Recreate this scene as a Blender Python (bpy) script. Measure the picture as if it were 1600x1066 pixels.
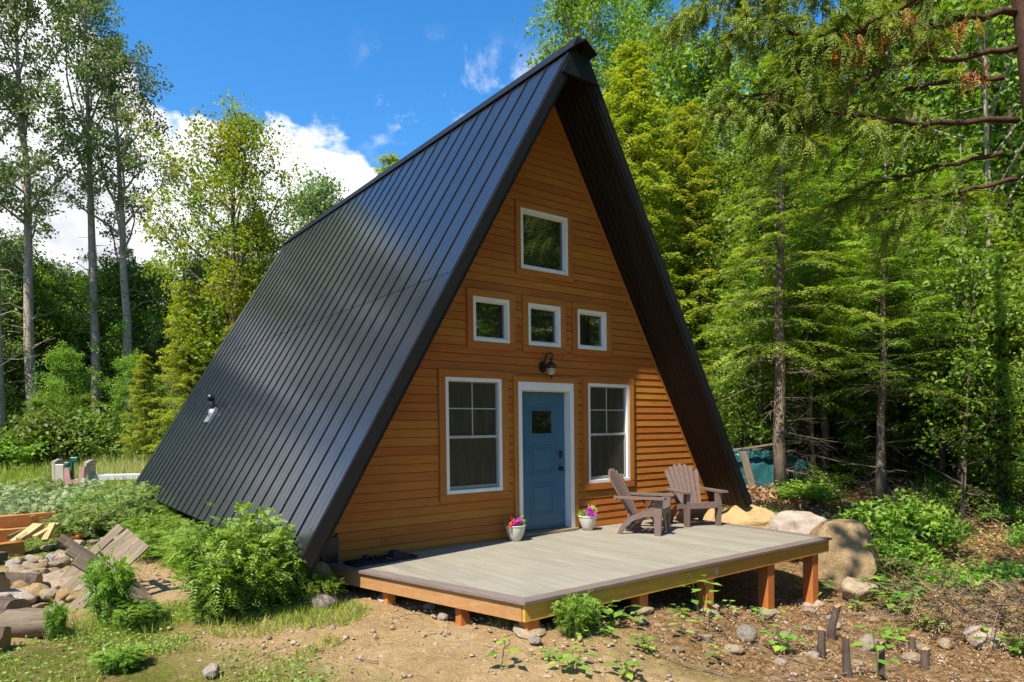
import bpy, bmesh, math, random
import numpy as np
from mathutils import Vector, Matrix

for _o in list(bpy.data.objects):
    bpy.data.objects.remove(_o)
SC = bpy.context.scene
COL = SC.collection
PI = math.pi

# ------------------------------------------------------------------ camera
CAM = Vector((-5.6812, -7.3955, 1.5486))
FWD = Vector((0.60192518, 0.79818343, -0.02427529))
RGT = Vector((0.79816833, -0.60230038, -0.0127109))
UPV = Vector((0.02476665, 0.01172475, 0.9996245))
cd = bpy.data.cameras.new('camera')
cam = bpy.data.objects.new('camera', cd)
COL.objects.link(cam)
m3 = Matrix((RGT, UPV, -FWD)).transposed()
cam.matrix_world = Matrix.Translation(CAM) @ m3.to_4x4()
cd.sensor_width = 36.0
cd.lens = 1049.7352 / 1600 * 36.0
cd.shift_y = (695.0862 - 533) / 1600
cd.clip_start = 0.1
cd.clip_end = 3000
SC.camera = cam

# ------------------------------------------------------------------ world + sun
SUNV = Vector((-3.05, -1.0, 4.85)).normalized()
world = bpy.data.worlds.new('World')
SC.world = world
world.use_nodes = True
nt = world.node_tree
nt.nodes.clear()


def wn(t, **kw):
    n = nt.nodes.new(t)
    for k, v in kw.items():
        setattr(n, k, v)
    return n


def wl(a, b):
    nt.links.new(a, b)


def wmath(op, a, b=None, c=None, clamp=False):
    n = wn('ShaderNodeMath', operation=op, use_clamp=clamp)
    for i, v in enumerate((a, b, c)):
        if v is None:
            continue
        if hasattr(v, 'node'):
            wl(v, n.inputs[i])
        else:
            n.inputs[i].default_value = v
    return n.outputs[0]


def wsmooth(v, a, b):
    n = wn('ShaderNodeMapRange', interpolation_type='SMOOTHSTEP')
    wl(v, n.inputs[0])
    n.inputs[1].default_value = a
    n.inputs[2].default_value = b
    return n.outputs[0]


SKY_STRENGTH = 0.15
out = wn('ShaderNodeOutputWorld')
bg = wn('ShaderNodeBackground')
bg.inputs[1].default_value = SKY_STRENGTH
sky = wn('ShaderNodeTexSky', sky_type='NISHITA')
sky.sun_disc = False
sky.sun_elevation = math.asin(SUNV.z)
sky.sun_rotation = math.atan2(SUNV.x, SUNV.y)
sky.altitude = 300
sky.air_density = 1.0
sky.dust_density = 0.35
sky.ozone_density = 2.2
hsv = wn('ShaderNodeHueSaturation')
hsv.inputs['Saturation'].default_value = 1.36
hsv.inputs['Value'].default_value = 0.57
wl(sky.outputs[0], hsv.inputs['Color'])
# cumulus clouds by direction
tc = wn('ShaderNodeTexCoord')
sep = wn('ShaderNodeSeparateXYZ')
wl(tc.outputs['Generated'], sep.inputs[0])
x_, y_, z_ = sep.outputs
hl = wmath('SQRT', wmath('ADD', wmath('MULTIPLY', x_, x_), wmath('MULTIPLY', y_, y_)))
hl = wmath('MAXIMUM', hl, 0.001)
elev = wmath('DIVIDE', z_, hl)
cmb = wn('ShaderNodeCombineXYZ')
ax = wmath('DIVIDE', x_, hl)
ay = wmath('DIVIDE', y_, hl)
wl(ax, cmb.inputs[0])
wl(ay, cmb.inputs[1])
elim = wmath('MINIMUM', elev, 3.0)
wl(wmath('MULTIPLY', elim, 1.25), cmb.inputs[2])
b1n = None


def wnoise(scale, detail=8.0, rough=0.6, dist=0.0, vec=None):
    n = wn('ShaderNodeTexNoise')
    wl(vec if vec is not None else cmb.outputs[0], n.inputs['Vector'])
    n.inputs['Scale'].default_value = scale
    n.inputs['Detail'].default_value = detail
    n.inputs['Roughness'].default_value = rough
    n.inputs['Distortion'].default_value = dist
    return n.outputs['Fac']


def bump(cx, cy, width):
    d = wmath('ADD', wmath('MULTIPLY', ax, cx), wmath('MULTIPLY', ay, cy))   # cos of azimuth difference
    return wsmooth(d, math.cos(width), 1.0)


cmb2 = wn('ShaderNodeCombineXYZ')
wl(ax, cmb2.inputs[0])
wl(ay, cmb2.inputs[1])
prof = wnoise(1.7, 2.0, 0.5, 0.0, cmb2.outputs[0])
b1 = bump(0.225, 0.974, 0.46)      # the tall bank over the woods
b2 = bump(-0.13, 0.99, 0.34)
b3 = bump(0.80, 0.60, 0.30)
prof2 = wnoise(6.5, 1.5, 0.5, 0.0, cmb2.outputs[0])
top = wmath('ADD', wmath('MULTIPLY', prof, 0.30), 0.03)
top = wmath('ADD', top, wmath('MULTIPLY', wmath('SUBTRACT', prof2, 0.5), 0.16))
top = wmath('ADD', top, wmath('MULTIPLY', b1, 0.26))
top = wmath('ADD', top, wmath('MULTIPLY', b2, 0.20))
top = wmath('ADD', top, wmath('MULTIPLY', b3, 0.16))
puff = wnoise(7.0, 9.0, 0.56, 0.25)
d0 = wmath('SUBTRACT', top, elev)
d0 = wmath('ADD', d0, wmath('MULTIPLY', wmath('SUBTRACT', puff, 0.5), 0.36))
mask = wsmooth(d0, 0.0, 0.035)
# torn wisps higher up
wz = wnoise(5.5, 7.0, 0.62, 0.4)
wm = wsmooth(wz, 0.46, 0.62)
wband = wmath('MULTIPLY', wsmooth(elev, 0.36, 0.44), wmath('SUBTRACT', 1.0, wsmooth(elev, 0.50, 0.60)))
wband = wmath('MULTIPLY', wband, bump(0.54, 0.842, 0.16))
wispm = wmath('MULTIPLY', wmath('MULTIPLY', wm, wband), 0.9)
mask = wmath('MAXIMUM', mask, wispm)
# cloud body: white crowns, pale grey hollows, greyer low down
body = wnoise(9.0, 6.0, 0.55, 0.3)
shade = wsmooth(body, 0.30, 0.62)
depth_in = wsmooth(d0, 0.03, 0.30)
cfac = wmath('MULTIPLY', depth_in, wmath('SUBTRACT', 1.0, wmath('MULTIPLY', shade, 0.9)))
cmix = wn('ShaderNodeMix', data_type='RGBA')
wl(cfac, cmix.inputs[0])
cmix.inputs[6].default_value = (0.43 / SKY_STRENGTH, 0.43 / SKY_STRENGTH, 0.435 / SKY_STRENGTH, 1)
cmix.inputs[7].default_value = (0.235 / SKY_STRENGTH, 0.245 / SKY_STRENGTH, 0.265 / SKY_STRENGTH, 1)
smix = wn('ShaderNodeMix', data_type='RGBA')
wl(mask, smix.inputs[0])
wl(hsv.outputs[0], smix.inputs[6])
wl(cmix.outputs[2], smix.inputs[7])
wl(smix.outputs[2], bg.inputs[0])
wl(bg.outputs[0], out.inputs[0])

sd = bpy.data.lights.new('sun', 'SUN')
sd.energy = 2.85
sd.angle = math.radians(0.55)
sd.color = (1.0, 0.95, 0.86)
sun = bpy.data.objects.new('sun', sd)
COL.objects.link(sun)
sun.rotation_euler = (-SUNV).to_track_quat('-Z', 'Y').to_euler()
sun.location = SUNV * 60

vs = SC.view_settings
SC.display_settings.display_device = 'sRGB'
vs.view_transform = 'Standard'
vs.look = 'None'
vs.gamma = 1.0
vs.use_curve_mapping = False
vs.exposure = 1.6
cy = SC.cycles
cy.max_bounces = 7
cy.diffuse_bounces = 4
cy.glossy_bounces = 3
cy.transmission_bounces = 6
cy.transparent_max_bounces = 6
cy.use_denoising = True
cy.sample_clamp_indirect = 6.0
cy.caustics_reflective = False
cy.caustics_refractive = False

# ------------------------------------------------------------------ helpers
def link(o, parent=None):
    COL.objects.link(o)
    if parent is not None:
        o.parent = parent
    return o


def empty(name, loc=(0, 0, 0), rz=0.0):
    o = bpy.data.objects.new(name, None)
    o.empty_display_size = 0.2
    o.location = loc
    o.rotation_euler = (0, 0, rz)
    return link(o)


def tag(o, label=None, cat=None, group=None, kind=None):
    if label:
        o['label'] = label
    if cat:
        o['category'] = cat
    if group:
        o['group'] = group
    if kind:
        o['kind'] = kind
    return o


def copy_tree(o, parent=None):
    c = o.copy()
    COL.objects.link(c)
    c.parent = parent
    for ch in list(o.children):
        copy_tree(ch, c)
    return c


class MB:
    """collects polygons and turns them into one mesh object"""

    def __init__(self):
        self.v, self.f, self.s = [], [], []

    def poly(self, pts, faces, smooth=False):
        b = len(self.v)
        self.v += [tuple(p) for p in pts]
        self.f += [tuple(b + i for i in f) for f in faces]
        self.s += [smooth] * len(faces)
        return self

    def hexa(self, a):
        """8 corners: bottom ring 0-3, top ring 4-7"""
        return self.poly(a, [(3, 2, 1, 0), (4, 5, 6, 7), (0, 1, 5, 4), (1, 2, 6, 5), (2, 3, 7, 6), (3, 0, 4, 7)])

    def box(self, x0, x1, y0, y1, z0, z1, ch=0.0):
        if ch <= 0:
            return self.hexa([(x0, y0, z0), (x1, y0, z0), (x1, y1, z0), (x0, y1, z0),
                              (x0, y0, z1), (x1, y0, z1), (x1, y1, z1), (x0, y1, z1)])
        bm = bmesh.new()
        bmesh.ops.create_cube(bm, size=1.0)
        bmesh.ops.scale(bm, vec=(x1 - x0, y1 - y0, z1 - z0), verts=bm.verts)
        bmesh.ops.translate(bm, vec=((x0 + x1) / 2, (y0 + y1) / 2, (z0 + z1) / 2), verts=bm.verts)
        bmesh.ops.bevel(bm, geom=bm.edges[:], offset=ch, segments=1, affect='EDGES', profile=0.5)
        return self.addbm(bm)

    def addbm(self, bm, mat=None, smooth=False):
        bm.verts.index_update()
        vs_ = [(mat @ v.co if mat else v.co)[:] for v in bm.verts]
        fs = [tuple(v.index for v in f.verts) for f in bm.faces]
        bm.free()
        return self.poly(vs_, fs, smooth)

    def prism(self, pts, axis, a, b):
        """extrude polygon pts (2D) along axis 'x','y','z' from a to b"""
        n = len(pts)

        def P(p, t):
            return {'x': (t, p[0], p[1]), 'y': (p[0], t, p[1]), 'z': (p[0], p[1], t)}[axis]
        vv = [P(p, a) for p in pts] + [P(p, b) for p in pts]
        ff = [tuple(range(n)), tuple(range(2 * n - 1, n - 1, -1))]
        ff += [(i, i + n, (i + 1) % n + n, (i + 1) % n) for i in range(n)]
        return self.poly(vv, ff)

    def tube(self, pts, rad, k=8, smooth=True, cap=True):
        pts = np.asarray(pts, float)
        n = len(pts)
        rad = np.broadcast_to(np.asarray(rad, float), (n,))
        t = np.gradient(pts, axis=0)
        t /= np.linalg.norm(t, axis=1)[:, None] + 1e-9
        ref = np.array([0.0, 0.0, 1.0]) if abs(t[:, 2]).mean() < 0.8 else np.array([1.0, 0.0, 0.0])
        u = np.cross(t, ref)
        u /= np.linalg.norm(u, axis=1)[:, None] + 1e-9
        w = np.cross(t, u)
        ang = np.arange(k) * 2 * PI / k
        ring = pts[:, None] + rad[:, None, None] * (np.cos(ang)[None, :, None] * u[:, None] + np.sin(ang)[None, :, None] * w[:, None])
        vv = ring.reshape(-1, 3).tolist()
        ff = [(i * k + j, (i + 1) * k + j, (i + 1) * k + (j + 1) % k, i * k + (j + 1) % k) for i in range(n - 1) for j in range(k)]
        self.poly(vv, ff, smooth)
        if cap:
            b = len(self.v) - n * k
            self.f += [tuple(b + j for j in range(k)), tuple(b + (n - 1) * k + j for j in range(k - 1, -1, -1))]
            self.s += [False, False]
        return self

    def lathe(self, prof, c=(0, 0, 0), k=20, smooth=True):
        n = len(prof)
        vv = [(c[0] + r * math.cos(2 * PI * j / k), c[1] + r * math.sin(2 * PI * j / k), c[2] + z) for r, z in prof for j in range(k)]
        ff = [(i * k + j, i * k + (j + 1) % k, (i + 1) * k + (j + 1) % k, (i + 1) * k + j) for i in range(n - 1) for j in range(k)]
        self.poly(vv, ff, smooth)
        b = len(self.v) - n * k
        self.f += [tuple(b + j for j in range(k - 1, -1, -1)), tuple(b + (n - 1) * k + j for j in range(k))]
        self.s += [False, False]
        return self

    def mesh(self, name, mat, fix=True):
        me = bpy.data.meshes.new(name)
        me.from_pydata(self.v, [], self.f)
        me.polygons.foreach_set('use_smooth', self.s)
        if fix:
            bm = bmesh.new()
            bm.from_mesh(me)
            bmesh.ops.recalc_face_normals(bm, faces=bm.faces)
            bm.to_mesh(me)
            bm.free()
        me.materials.append(mat)
        return me

    def build(self, name, mat, parent=None, fix=True):
        return link(bpy.data.objects.new(name, self.mesh(name, mat, fix)), parent)


def place(name, me, parent=None, loc=(0, 0, 0), rot=(0, 0, 0), sc=(1, 1, 1)):
    o = bpy.data.objects.new(name, me)
    o.location, o.rotation_euler, o.scale = loc, rot, sc
    return link(o, parent)


class Leaves:
    """many small leaf faces as numpy arrays: diamonds folded along the midrib"""

    def __init__(self, seed=0):
        self.r = np.random.default_rng(seed)
        self.P, self.D, self.N, self.L, self.W, self.T = [], [], [], [], [], []

    def add(self, P, D, N, L, W, T=None):
        P = np.atleast_2d(np.asarray(P, float))
        n = len(P)
        self.P.append(P)
        self.D.append(np.broadcast_to(np.asarray(D, float), (n, 3)))
        self.N.append(np.broadcast_to(np.asarray(N, float), (n, 3)))
        self.L.append(np.broadcast_to(np.asarray(L, float), (n,)))
        self.W.append(np.broadcast_to(np.asarray(W, float), (n,)))
        self.T.append(self.r.random(n) if T is None else np.broadcast_to(np.asarray(T, float), (n,)))
        return self

    def cluster(self, C, n, rad, L, W=None, up=0.35, flat=0.8, T=None, tj=0.5):
        """n leaves round each centre in C"""
        C = np.atleast_2d(np.asarray(C, float))
        m = len(C) * n
        r = self.r
        off = r.normal(size=(m, 3)) * np.array([rad, rad, rad * flat]) * 0.6
        P = np.repeat(C, n, 0) + off
        D = r.normal(size=(m, 3)) + np.array([0, 0, -0.2])
        N = r.normal(size=(m, 3)) + np.array([0, 0, up * 3])
        s = r.uniform(0.7, 1.25, m)
        ct = np.repeat(r.random(len(C)), n)
        tt = np.clip(ct * (1 - tj) + r.random(m) * tj if T is None else T + (r.random(m) - .5) * tj, 0, 1)
        return self.add(P, D, N, L * s, (W or L * 0.62) * s, tt)

    def frond(self, O, D, length, n=8, leafL=0.08, leafW=0.025, droop=0.5, taper=0.8, ang=1.0, up=(0, 0, 1), base=0.12, T=None):
        """O,D (m,3): pinnate fronds with n leaflet pairs each"""
        r = self.r
        O = np.atleast_2d(np.asarray(O, float))
        D = np.atleast_2d(np.asarray(D, float))
        m = len(O)
        D = D / (np.linalg.norm(D, axis=1)[:, None] + 1e-9)
        length = np.broadcast_to(np.asarray(length, float), (m,))
        upv = np.array(up, float) + r.normal(size=(m, 3)) * 0.25
        S = np.cross(D, upv)
        S /= np.linalg.norm(S, axis=1)[:, None] + 1e-9
        Nn = np.cross(S, D)
        t = np.linspace(base, 1.0, n)
        tint = r.random(m) if T is None else np.broadcast_to(np.asarray(T, float), (m,))
        for ti in t:
            c = O + D * (length * ti)[:, None] + np.array([0, 0, -1.0]) * (droop * length * ti * ti)[:, None]
            tang = D + np.array([0, 0, -1.0]) * (2 * droop * ti)
            tang /= np.linalg.norm(tang, axis=1)[:, None]
            sz = (1 - taper * ti ** 1.5) if ti < 1 else 0.45
            for sg in (-1, 1):
                d = tang * math.cos(ang) + S * (sg * math.sin(ang)) + r.normal(size=(m, 3)) * 0.12
                nn = Nn + r.normal(size=(m, 3)) * 0.3
                self.add(c, d, nn, leafL * sz * r.uniform(.8, 1.2, m), leafW * r.uniform(.8, 1.2, m) * max(sz, .5), np.clip(tint + r.normal(size=m) * .08, 0, 1))
        return self

    def mesh(self, name, mat, fold=0.18):
        P = np.concatenate(self.P)
        D = np.concatenate(self.D)
        N = np.concatenate(self.N)
        L = np.concatenate(self.L)[:, None]
        W = np.concatenate(self.W)[:, None]
        T = np.concatenate(self.T)
        D = D / (np.linalg.norm(D, axis=1)[:, None] + 1e-9)
        S = np.cross(N, D)
        S /= np.linalg.norm(S, axis=1)[:, None] + 1e-9
        N = np.cross(D, S)
        n = len(P)
        mid = P + D * L * 0.42 + N * (W * fold)
        V = np.stack([P, mid + S * W * 0.5, P + D * L, mid - S * W * 0.5], 1).reshape(-1, 3)
        me = bpy.data.meshes.new(name)
        me.vertices.add(4 * n)
        me.vertices.foreach_set('co', V.astype(np.float32).ravel())
        me.loops.add(4 * n)
        me.loops.foreach_set('vertex_index', np.arange(4 * n, dtype=np.int32))
        me.polygons.add(n)
        me.polygons.foreach_set('loop_start', np.arange(0, 4 * n, 4, dtype=np.int32))
        me.update(calc_edges=True)
        a = me.attributes.new('tint', 'FLOAT', 'FACE')
        a.data.foreach_set('value', T.astype(np.float32))
        me.materials.append(mat)
        return me

    def count(self):
        return sum(len(p) for p in self.P)


# ------------------------------------------------------------------ ground heights
CP = np.array([(-2, -2.8, -.28), (-.5, -2.8, -.36), (.55, -2.8, -.52), (1.75, -2.8, -.75), (2.75, -2.8, -.83), (-2.6, -1, -.30), (-2.9, .3, -.25), (0, 0, -.45), (2.5, 0, -.45), (0, 5, -.2),
    (-5.7, -7.4, -.45), (-2.5, -5, -.42), (-.5, -4.5, -.52), (1.2, -4.8, -.8), (2.5, -4.5, -.92), (4, -5, -1.0), (5, -3.2, -.8), (3.7, -1.3, -.65), (3.9, 0.2, -.25),
    (-4, -2, -.33), (-6, 0, -.3), (-6, 4, -.25), (-4, 8, -.2), (-8, 8, -.2), (-5, 15, -.15), (-10, 20, .1), (0, 25, .4), (-15, 30, .5), (5, 1.5, 0), (8, 1, .0), (7, -2, -.45), (9, -4, -.5), (8, 4, .15), (12, 2, .25),
    (14, 8, .5), (10, 15, .5), (15, -3, 0.1), (20, 0, .5), (4, 12, .1), (0, 12, 0.), (-20, 0, -.3), (-20, 15, .1), (-15, -15, -.5), (0, -15, -.8), (15, -15, -.6), (30, 10, .9), (20, 25, .9), (0, 45, .9), (-30, 40, .9), (40, -10, .6), (0, -40, -.6), (-40, -20, -.3)])


def gnd(x, y):
    x = np.asarray(x, float)
    y = np.asarray(y, float)
    d2 = (x[..., None] - CP[:, 0]) ** 2 + (y[..., None] - CP[:, 1]) ** 2
    w = 1 / (d2 + 0.25) ** 2
    return (w * CP[:, 2]).sum(-1) / w.sum(-1)


def G(x, y):
    return float(gnd(x, y))


def vnoise(x, y, seed=0):
    """smooth value noise"""
    r = np.random.default_rng(seed).random((64, 64))
    xi, yi = np.floor(x).astype(int), np.floor(y).astype(int)
    fx, fy = x - xi, y - yi
    fx, fy = fx * fx * (3 - 2 * fx), fy * fy * (3 - 2 * fy)
    a, b = r[xi % 64, yi % 64], r[(xi + 1) % 64, yi % 64]
    c, d = r[xi % 64, (yi + 1) % 64], r[(xi + 1) % 64, (yi + 1) % 64]
    return (a * (1 - fx) + b * fx) * (1 - fy) + (c * (1 - fx) + d * fx) * fy


# ------------------------------------------------------------------ materials
class NB:
    def __init__(self, name):
        self.m = bpy.data.materials.new(name)
        self.m.use_nodes = True
        self.t = self.m.node_tree
        self.t.nodes.clear()
        self.out = self.n('ShaderNodeOutputMaterial')

    def n(self, t, **kw):
        x = self.t.nodes.new(t)
        for k, v in kw.items():
            setattr(x, k, v)
        return x

    def l(self, a, b):
        self.t.links.new(a, b)

    def set(self, sock, v):
        if hasattr(v, 'node'):
            self.l(v, sock)
        else:
            sock.default_value = v

    def math(self, op, a, b=None, clamp=False):
        x = self.n('ShaderNodeMath', operation=op, use_clamp=clamp)
        self.set(x.inputs[0], a)
        if b is not None:
            self.set(x.inputs[1], b)
        return x.outputs[0]

    def coord(self, kind='Object', scale=(1, 1, 1), rnd=0.0):
        tcn = self.n('ShaderNodeTexCoord')
        mp = self.n('ShaderNodeMapping')
        mp.inputs['Scale'].default_value = scale
        self.l(tcn.outputs[kind], mp.inputs[0])
        if rnd:
            oi = self.n('ShaderNodeObjectInfo')
            self.l(self.math('MULTIPLY', oi.outputs['Random'], rnd), mp.inputs['Location'])
        return mp.outputs[0]

    def noise(self, vec, scale=5.0, detail=5.0, rough=0.6, dist=0.0):
        x = self.n('ShaderNodeTexNoise')
        self.l(vec, x.inputs['Vector'])
        x.inputs['Scale'].default_value = scale
        x.inputs['Detail'].default_value = detail
        x.inputs['Roughness'].default_value = rough
        x.inputs['Distortion'].default_value = dist
        return x.outputs['Fac']

    def ramp(self, fac, stops):
        x = self.n('ShaderNodeValToRGB')
        e = x.color_ramp.elements
        while len(e) < len(stops):
            e.new(0.5)
        for el, (p, c) in zip(e, stops):
            el.position = p
            el.color = (c, c, c, 1) if isinstance(c, (int, float)) else (*c, 1)
        self.l(fac, x.inputs[0])
        return x.outputs[0]

    def mix(self, fac, a, b):
        x = self.n('ShaderNodeMix', data_type='RGBA')
        self.set(x.inputs[0], fac)
        for s, v in ((x.inputs[6], a), (x.inputs[7], b)):
            self.set(s, v if hasattr(v, 'node') else (*v, 1))
        return x.outputs[2]

    def rand(self):
        return self.n('ShaderNodeObjectInfo').outputs['Random']

    def attr(self, name):
        return self.n('ShaderNodeAttribute', attribute_name=name).outputs['Fac']

    def hsv(self, col, h=None, s=None, v=None):
        x = self.n('ShaderNodeHueSaturation')
        self.l(col, x.inputs['Color'])
        for nm, val in (('Hue', h), ('Saturation', s), ('Value', v)):
            if val is not None:
                self.set(x.inputs[nm], val)
        return x.outputs[0]

    def rng(self, fac, a, b):
        x = self.n('ShaderNodeMapRange')
        self.l(fac, x.inputs[0])
        x.inputs[3].default_value = a
        x.inputs[4].default_value = b
        return x.outputs[0]

    def pbr(self, col, rough=0.6, spec=0.4, metal=0.0, bump=None, bs=0.3, bd=0.01, **kw):
        p = self.n('ShaderNodeBsdfPrincipled')
        self.set(p.inputs['Base Color'], col if hasattr(col, 'node') else (*col, 1))
        self.set(p.inputs['Roughness'], rough)
        p.inputs['Specular IOR Level'].default_value = spec
        p.inputs['Metallic'].default_value = metal
        for k, v in kw.items():
            p.inputs[k].default_value = v
        if bump is not None:
            b = self.n('ShaderNodeBump')
            b.inputs['Strength'].default_value = bs
            b.inputs['Distance'].default_value = bd
            self.l(bump, b.inputs['Height'])
            self.l(b.outputs[0], p.inputs['Normal'])
        self.l(p.outputs[0], self.out.inputs[0])
        return self.m


def wood(name, dark, light, axis='x', scale=1.0, rough=0.6, vary=0.25, spec=0.3, bs=0.25):
    b = NB(name)
    s = {'x': (0.9, 14, 14), 'y': (14, 0.9, 14), 'z': (14, 14, 0.9)}[axis]
    v = b.coord('Object', tuple(q * scale for q in s), rnd=37.0)
    g1 = b.noise(v, 2.2, 6, 0.65, 1.2)
    g2 = b.noise(v, 9.0, 3, 0.6)
    f = b.math('ADD', b.math('MULTIPLY', g1, 0.75), b.math('MULTIPLY', g2, 0.25))
    c = b.ramp(f, [(0.32, dark), (0.66, light)])
    bl = b.noise(b.coord('Object', rnd=61.0), 1.7, 5, 0.6)
    c = b.hsv(c, v=b.math('MULTIPLY', b.rng(b.rand(), 1 - vary, 1 + vary), b.rng(bl, 0.80, 1.20)), h=b.rng(b.rand(), 0.492, 0.508))
    return b.pbr(c, b.rng(bl, rough - .1, rough + .12), spec, bump=f, bs=bs, bd=0.004)


def plain(name, col, rough=0.5, spec=0.4, metal=0.0, mottle=0.12, scale=6.0, vary=0.0, bs=0.08, **kw):
    b = NB(name)
    v = b.coord('Object', rnd=11.0)
    n1 = b.noise(v, scale, 6, 0.6)
    c = b.ramp(n1, [(0.3, tuple(q * (1 - mottle) for q in col)), (0.7, tuple(min(1, q * (1 + mottle)) for q in col))])
    if vary:
        c = b.hsv(c, v=b.rng(b.rand(), 1 - vary, 1 + vary))
    return b.pbr(c, b.rng(n1, max(0.02, rough - .08), min(1, rough + .08)), spec, metal, bump=n1, bs=bs, bd=0.004, **kw)


LEAFGAIN = 1.72


def leafmat(name, cols, trans=0.42, gloss=0.02, vary=0.12, hv=0.012):
    """cols: list of base colours from tint 0 to 1"""
    gloss = min(gloss, 0.02)
    b = NB(name)
    cols = [tuple(min(.9, q * LEAFGAIN * w_) for q, w_ in zip(c_, (1.10, 1.0, .9))) if max(c_) < .31 else c_ for c_ in cols]
    st = [(i / max(1, len(cols) - 1), c) for i, c in enumerate(cols)]
    c = b.ramp(b.attr('tint'), st)
    c = b.hsv(c, v=b.rng(b.rand(), 1 - vary, 1 + vary), h=b.rng(b.rand(), .5 - hv, .5 + hv))
    d = b.n('ShaderNodeBsdfDiffuse')
    t = b.n('ShaderNodeBsdfTranslucent')
    g = b.n('ShaderNodeBsdfGlossy')
    g.inputs['Roughness'].default_value = 0.6
    g.inputs['Color'].default_value = (0.9, 0.95, 1, 1)
    b.l(c, d.inputs[0])
    tcol = b.hsv(c, s=1.08, v=1.5)
    b.l(tcol, t.inputs[0])
    m1 = b.n('ShaderNodeMixShader')
    m1.inputs[0].default_value = trans
    b.l(d.outputs[0], m1.inputs[1])
    b.l(t.outputs[0], m1.inputs[2])
    m2 = b.n('ShaderNodeMixShader')
    m2.inputs[0].default_value = gloss
    b.l(m1.outputs[0], m2.inputs[1])
    b.l(g.outputs[0], m2.inputs[2])
    b.l(m2.outputs[0], b.out.inputs[0])
    return b.m


def barkmat(name, dark, light, marks=None, sc=1.0):
    b = NB(name)
    v = b.coord('Object', (6 * sc, 6 * sc, 1.6 * sc), rnd=23.0)
    f = b.noise(v, 3.0, 7, 0.7, 0.5)
    c = b.ramp(f, [(0.3, dark), (0.68, light)])
    if marks:
        v2 = b.coord('Object', (2.2, 2.2, 9.0), rnd=51.0)
        f2 = b.noise(v2, 2.2, 4, 0.6, 0.3)
        c = b.mix(b.ramp(f2, [(0.56, 0.0), (0.66, 1.0)]), c, marks)
    return b.pbr(c, 0.85, 0.15, bump=f, bs=0.7, bd=0.02)


M = {}
M['siding'] = wood('stained_siding', (0.355, 0.106, 0.014), (0.49, 0.174, 0.030), 'x', 1.0, 0.6, 0.07, 0.3, 0.2)
M['trim'] = wood('stained_trim', (0.345, 0.112, 0.016), (0.46, 0.174, 0.032), 'x', 1.2, 0.5, 0.06, 0.35)
M['trim_v'] = wood('stained_trim_upright', (0.345, 0.112, 0.016), (0.46, 0.174, 0.032), 'z', 1.2, 0.5, 0.06, 0.35)
M['white'] = plain('white_vinyl', (0.78, 0.77, 0.74), 0.35, 0.45, mottle=0.04)
M['door'] = plain('blue_door_paint', (0.050, 0.135, 0.205), 0.38, 0.45, mottle=0.06)
M['black'] = plain('black_hardware', (0.012, 0.012, 0.013), 0.35, 0.5)
M['lantern'] = plain('bronze_lantern', (0.022, 0.017, 0.014), 0.4, 0.5, 0.3)
M['foundation'] = plain('foundation_paint', (0.02, 0.018, 0.016), 0.8, 0.2)
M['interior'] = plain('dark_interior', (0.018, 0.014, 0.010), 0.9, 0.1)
M['sheathing'] = plain('sheathing', (0.10, 0.05, 0.02), 0.9, 0.1)
# roof metal
b = NB('black_roof_metal')
v = b.coord('Object', rnd=9.0)
n1 = b.noise(v, 1.3, 4, 0.6)
n2 = b.noise(b.coord('Object', (40, 1.5, 40), rnd=4.0), 3, 3, 0.6)
c = b.ramp(n1, [(0.3, (0.0150, 0.0155, 0.0172)), (0.7, (0.0215, 0.0220, 0.0238))])
M['roof'] = b.pbr(c, b.math('ADD', b.rng(n1, 0.15, 0.22), b.rng(n2, -.03, .05)), 0.7, 0.0, bump=n1, bs=0.16, bd=0.03)
M['rooftrim'] = plain('black_trim_metal', (0.011, 0.0105, 0.010), 0.5, 0.25, mottle=0.15)
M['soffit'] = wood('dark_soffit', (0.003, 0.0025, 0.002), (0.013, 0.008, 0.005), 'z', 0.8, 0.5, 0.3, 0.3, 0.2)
# glass
b = NB('window_glass')
n1 = b.noise(b.coord('Object'), 0.9, 2, 0.5)
M['glass'] = b.pbr((0.012, 0.014, 0.012), 0.025, 0.9, bump=n1, bs=0.05, bd=0.02, **{'Coat Weight': 1.0, 'Coat Roughness': 0.01, 'Coat IOR': 2.1})
b = NB('screened_glass')
v = b.coord('Object', (9, 9, 1.2), rnd=5.0)
n1 = b.noise(v, 1.6, 5, 0.65, 0.6)
c = b.ramp(n1, [(0.3, (0.026, 0.022, 0.015)), (0.75, (0.066, 0.056, 0.038))])
M['screen'] = b.pbr(c, 0.45, 0.35)
M['muntin'] = plain('screen_dimmed_muntin', (0.42, 0.40, 0.36), 0.4, 0.4)  # white bars greyed: dimming by the insect screen put into the colour
M['sash'] = plain('screen_rail', (0.27, 0.26, 0.24), 0.5, 0.4)
b = NB('lantern_glass')
n1 = b.noise(b.coord('Object', (30, 30, 6)), 3, 3, 0.5)
c = b.ramp(n1, [(0.35, (0.30, 0.21, 0.10)), (0.7, (0.62, 0.50, 0.32))])
M['lampglass'] = b.pbr(c, 0.12, 0.6, bump=n1, bs=0.6, bd=0.004)
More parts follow.
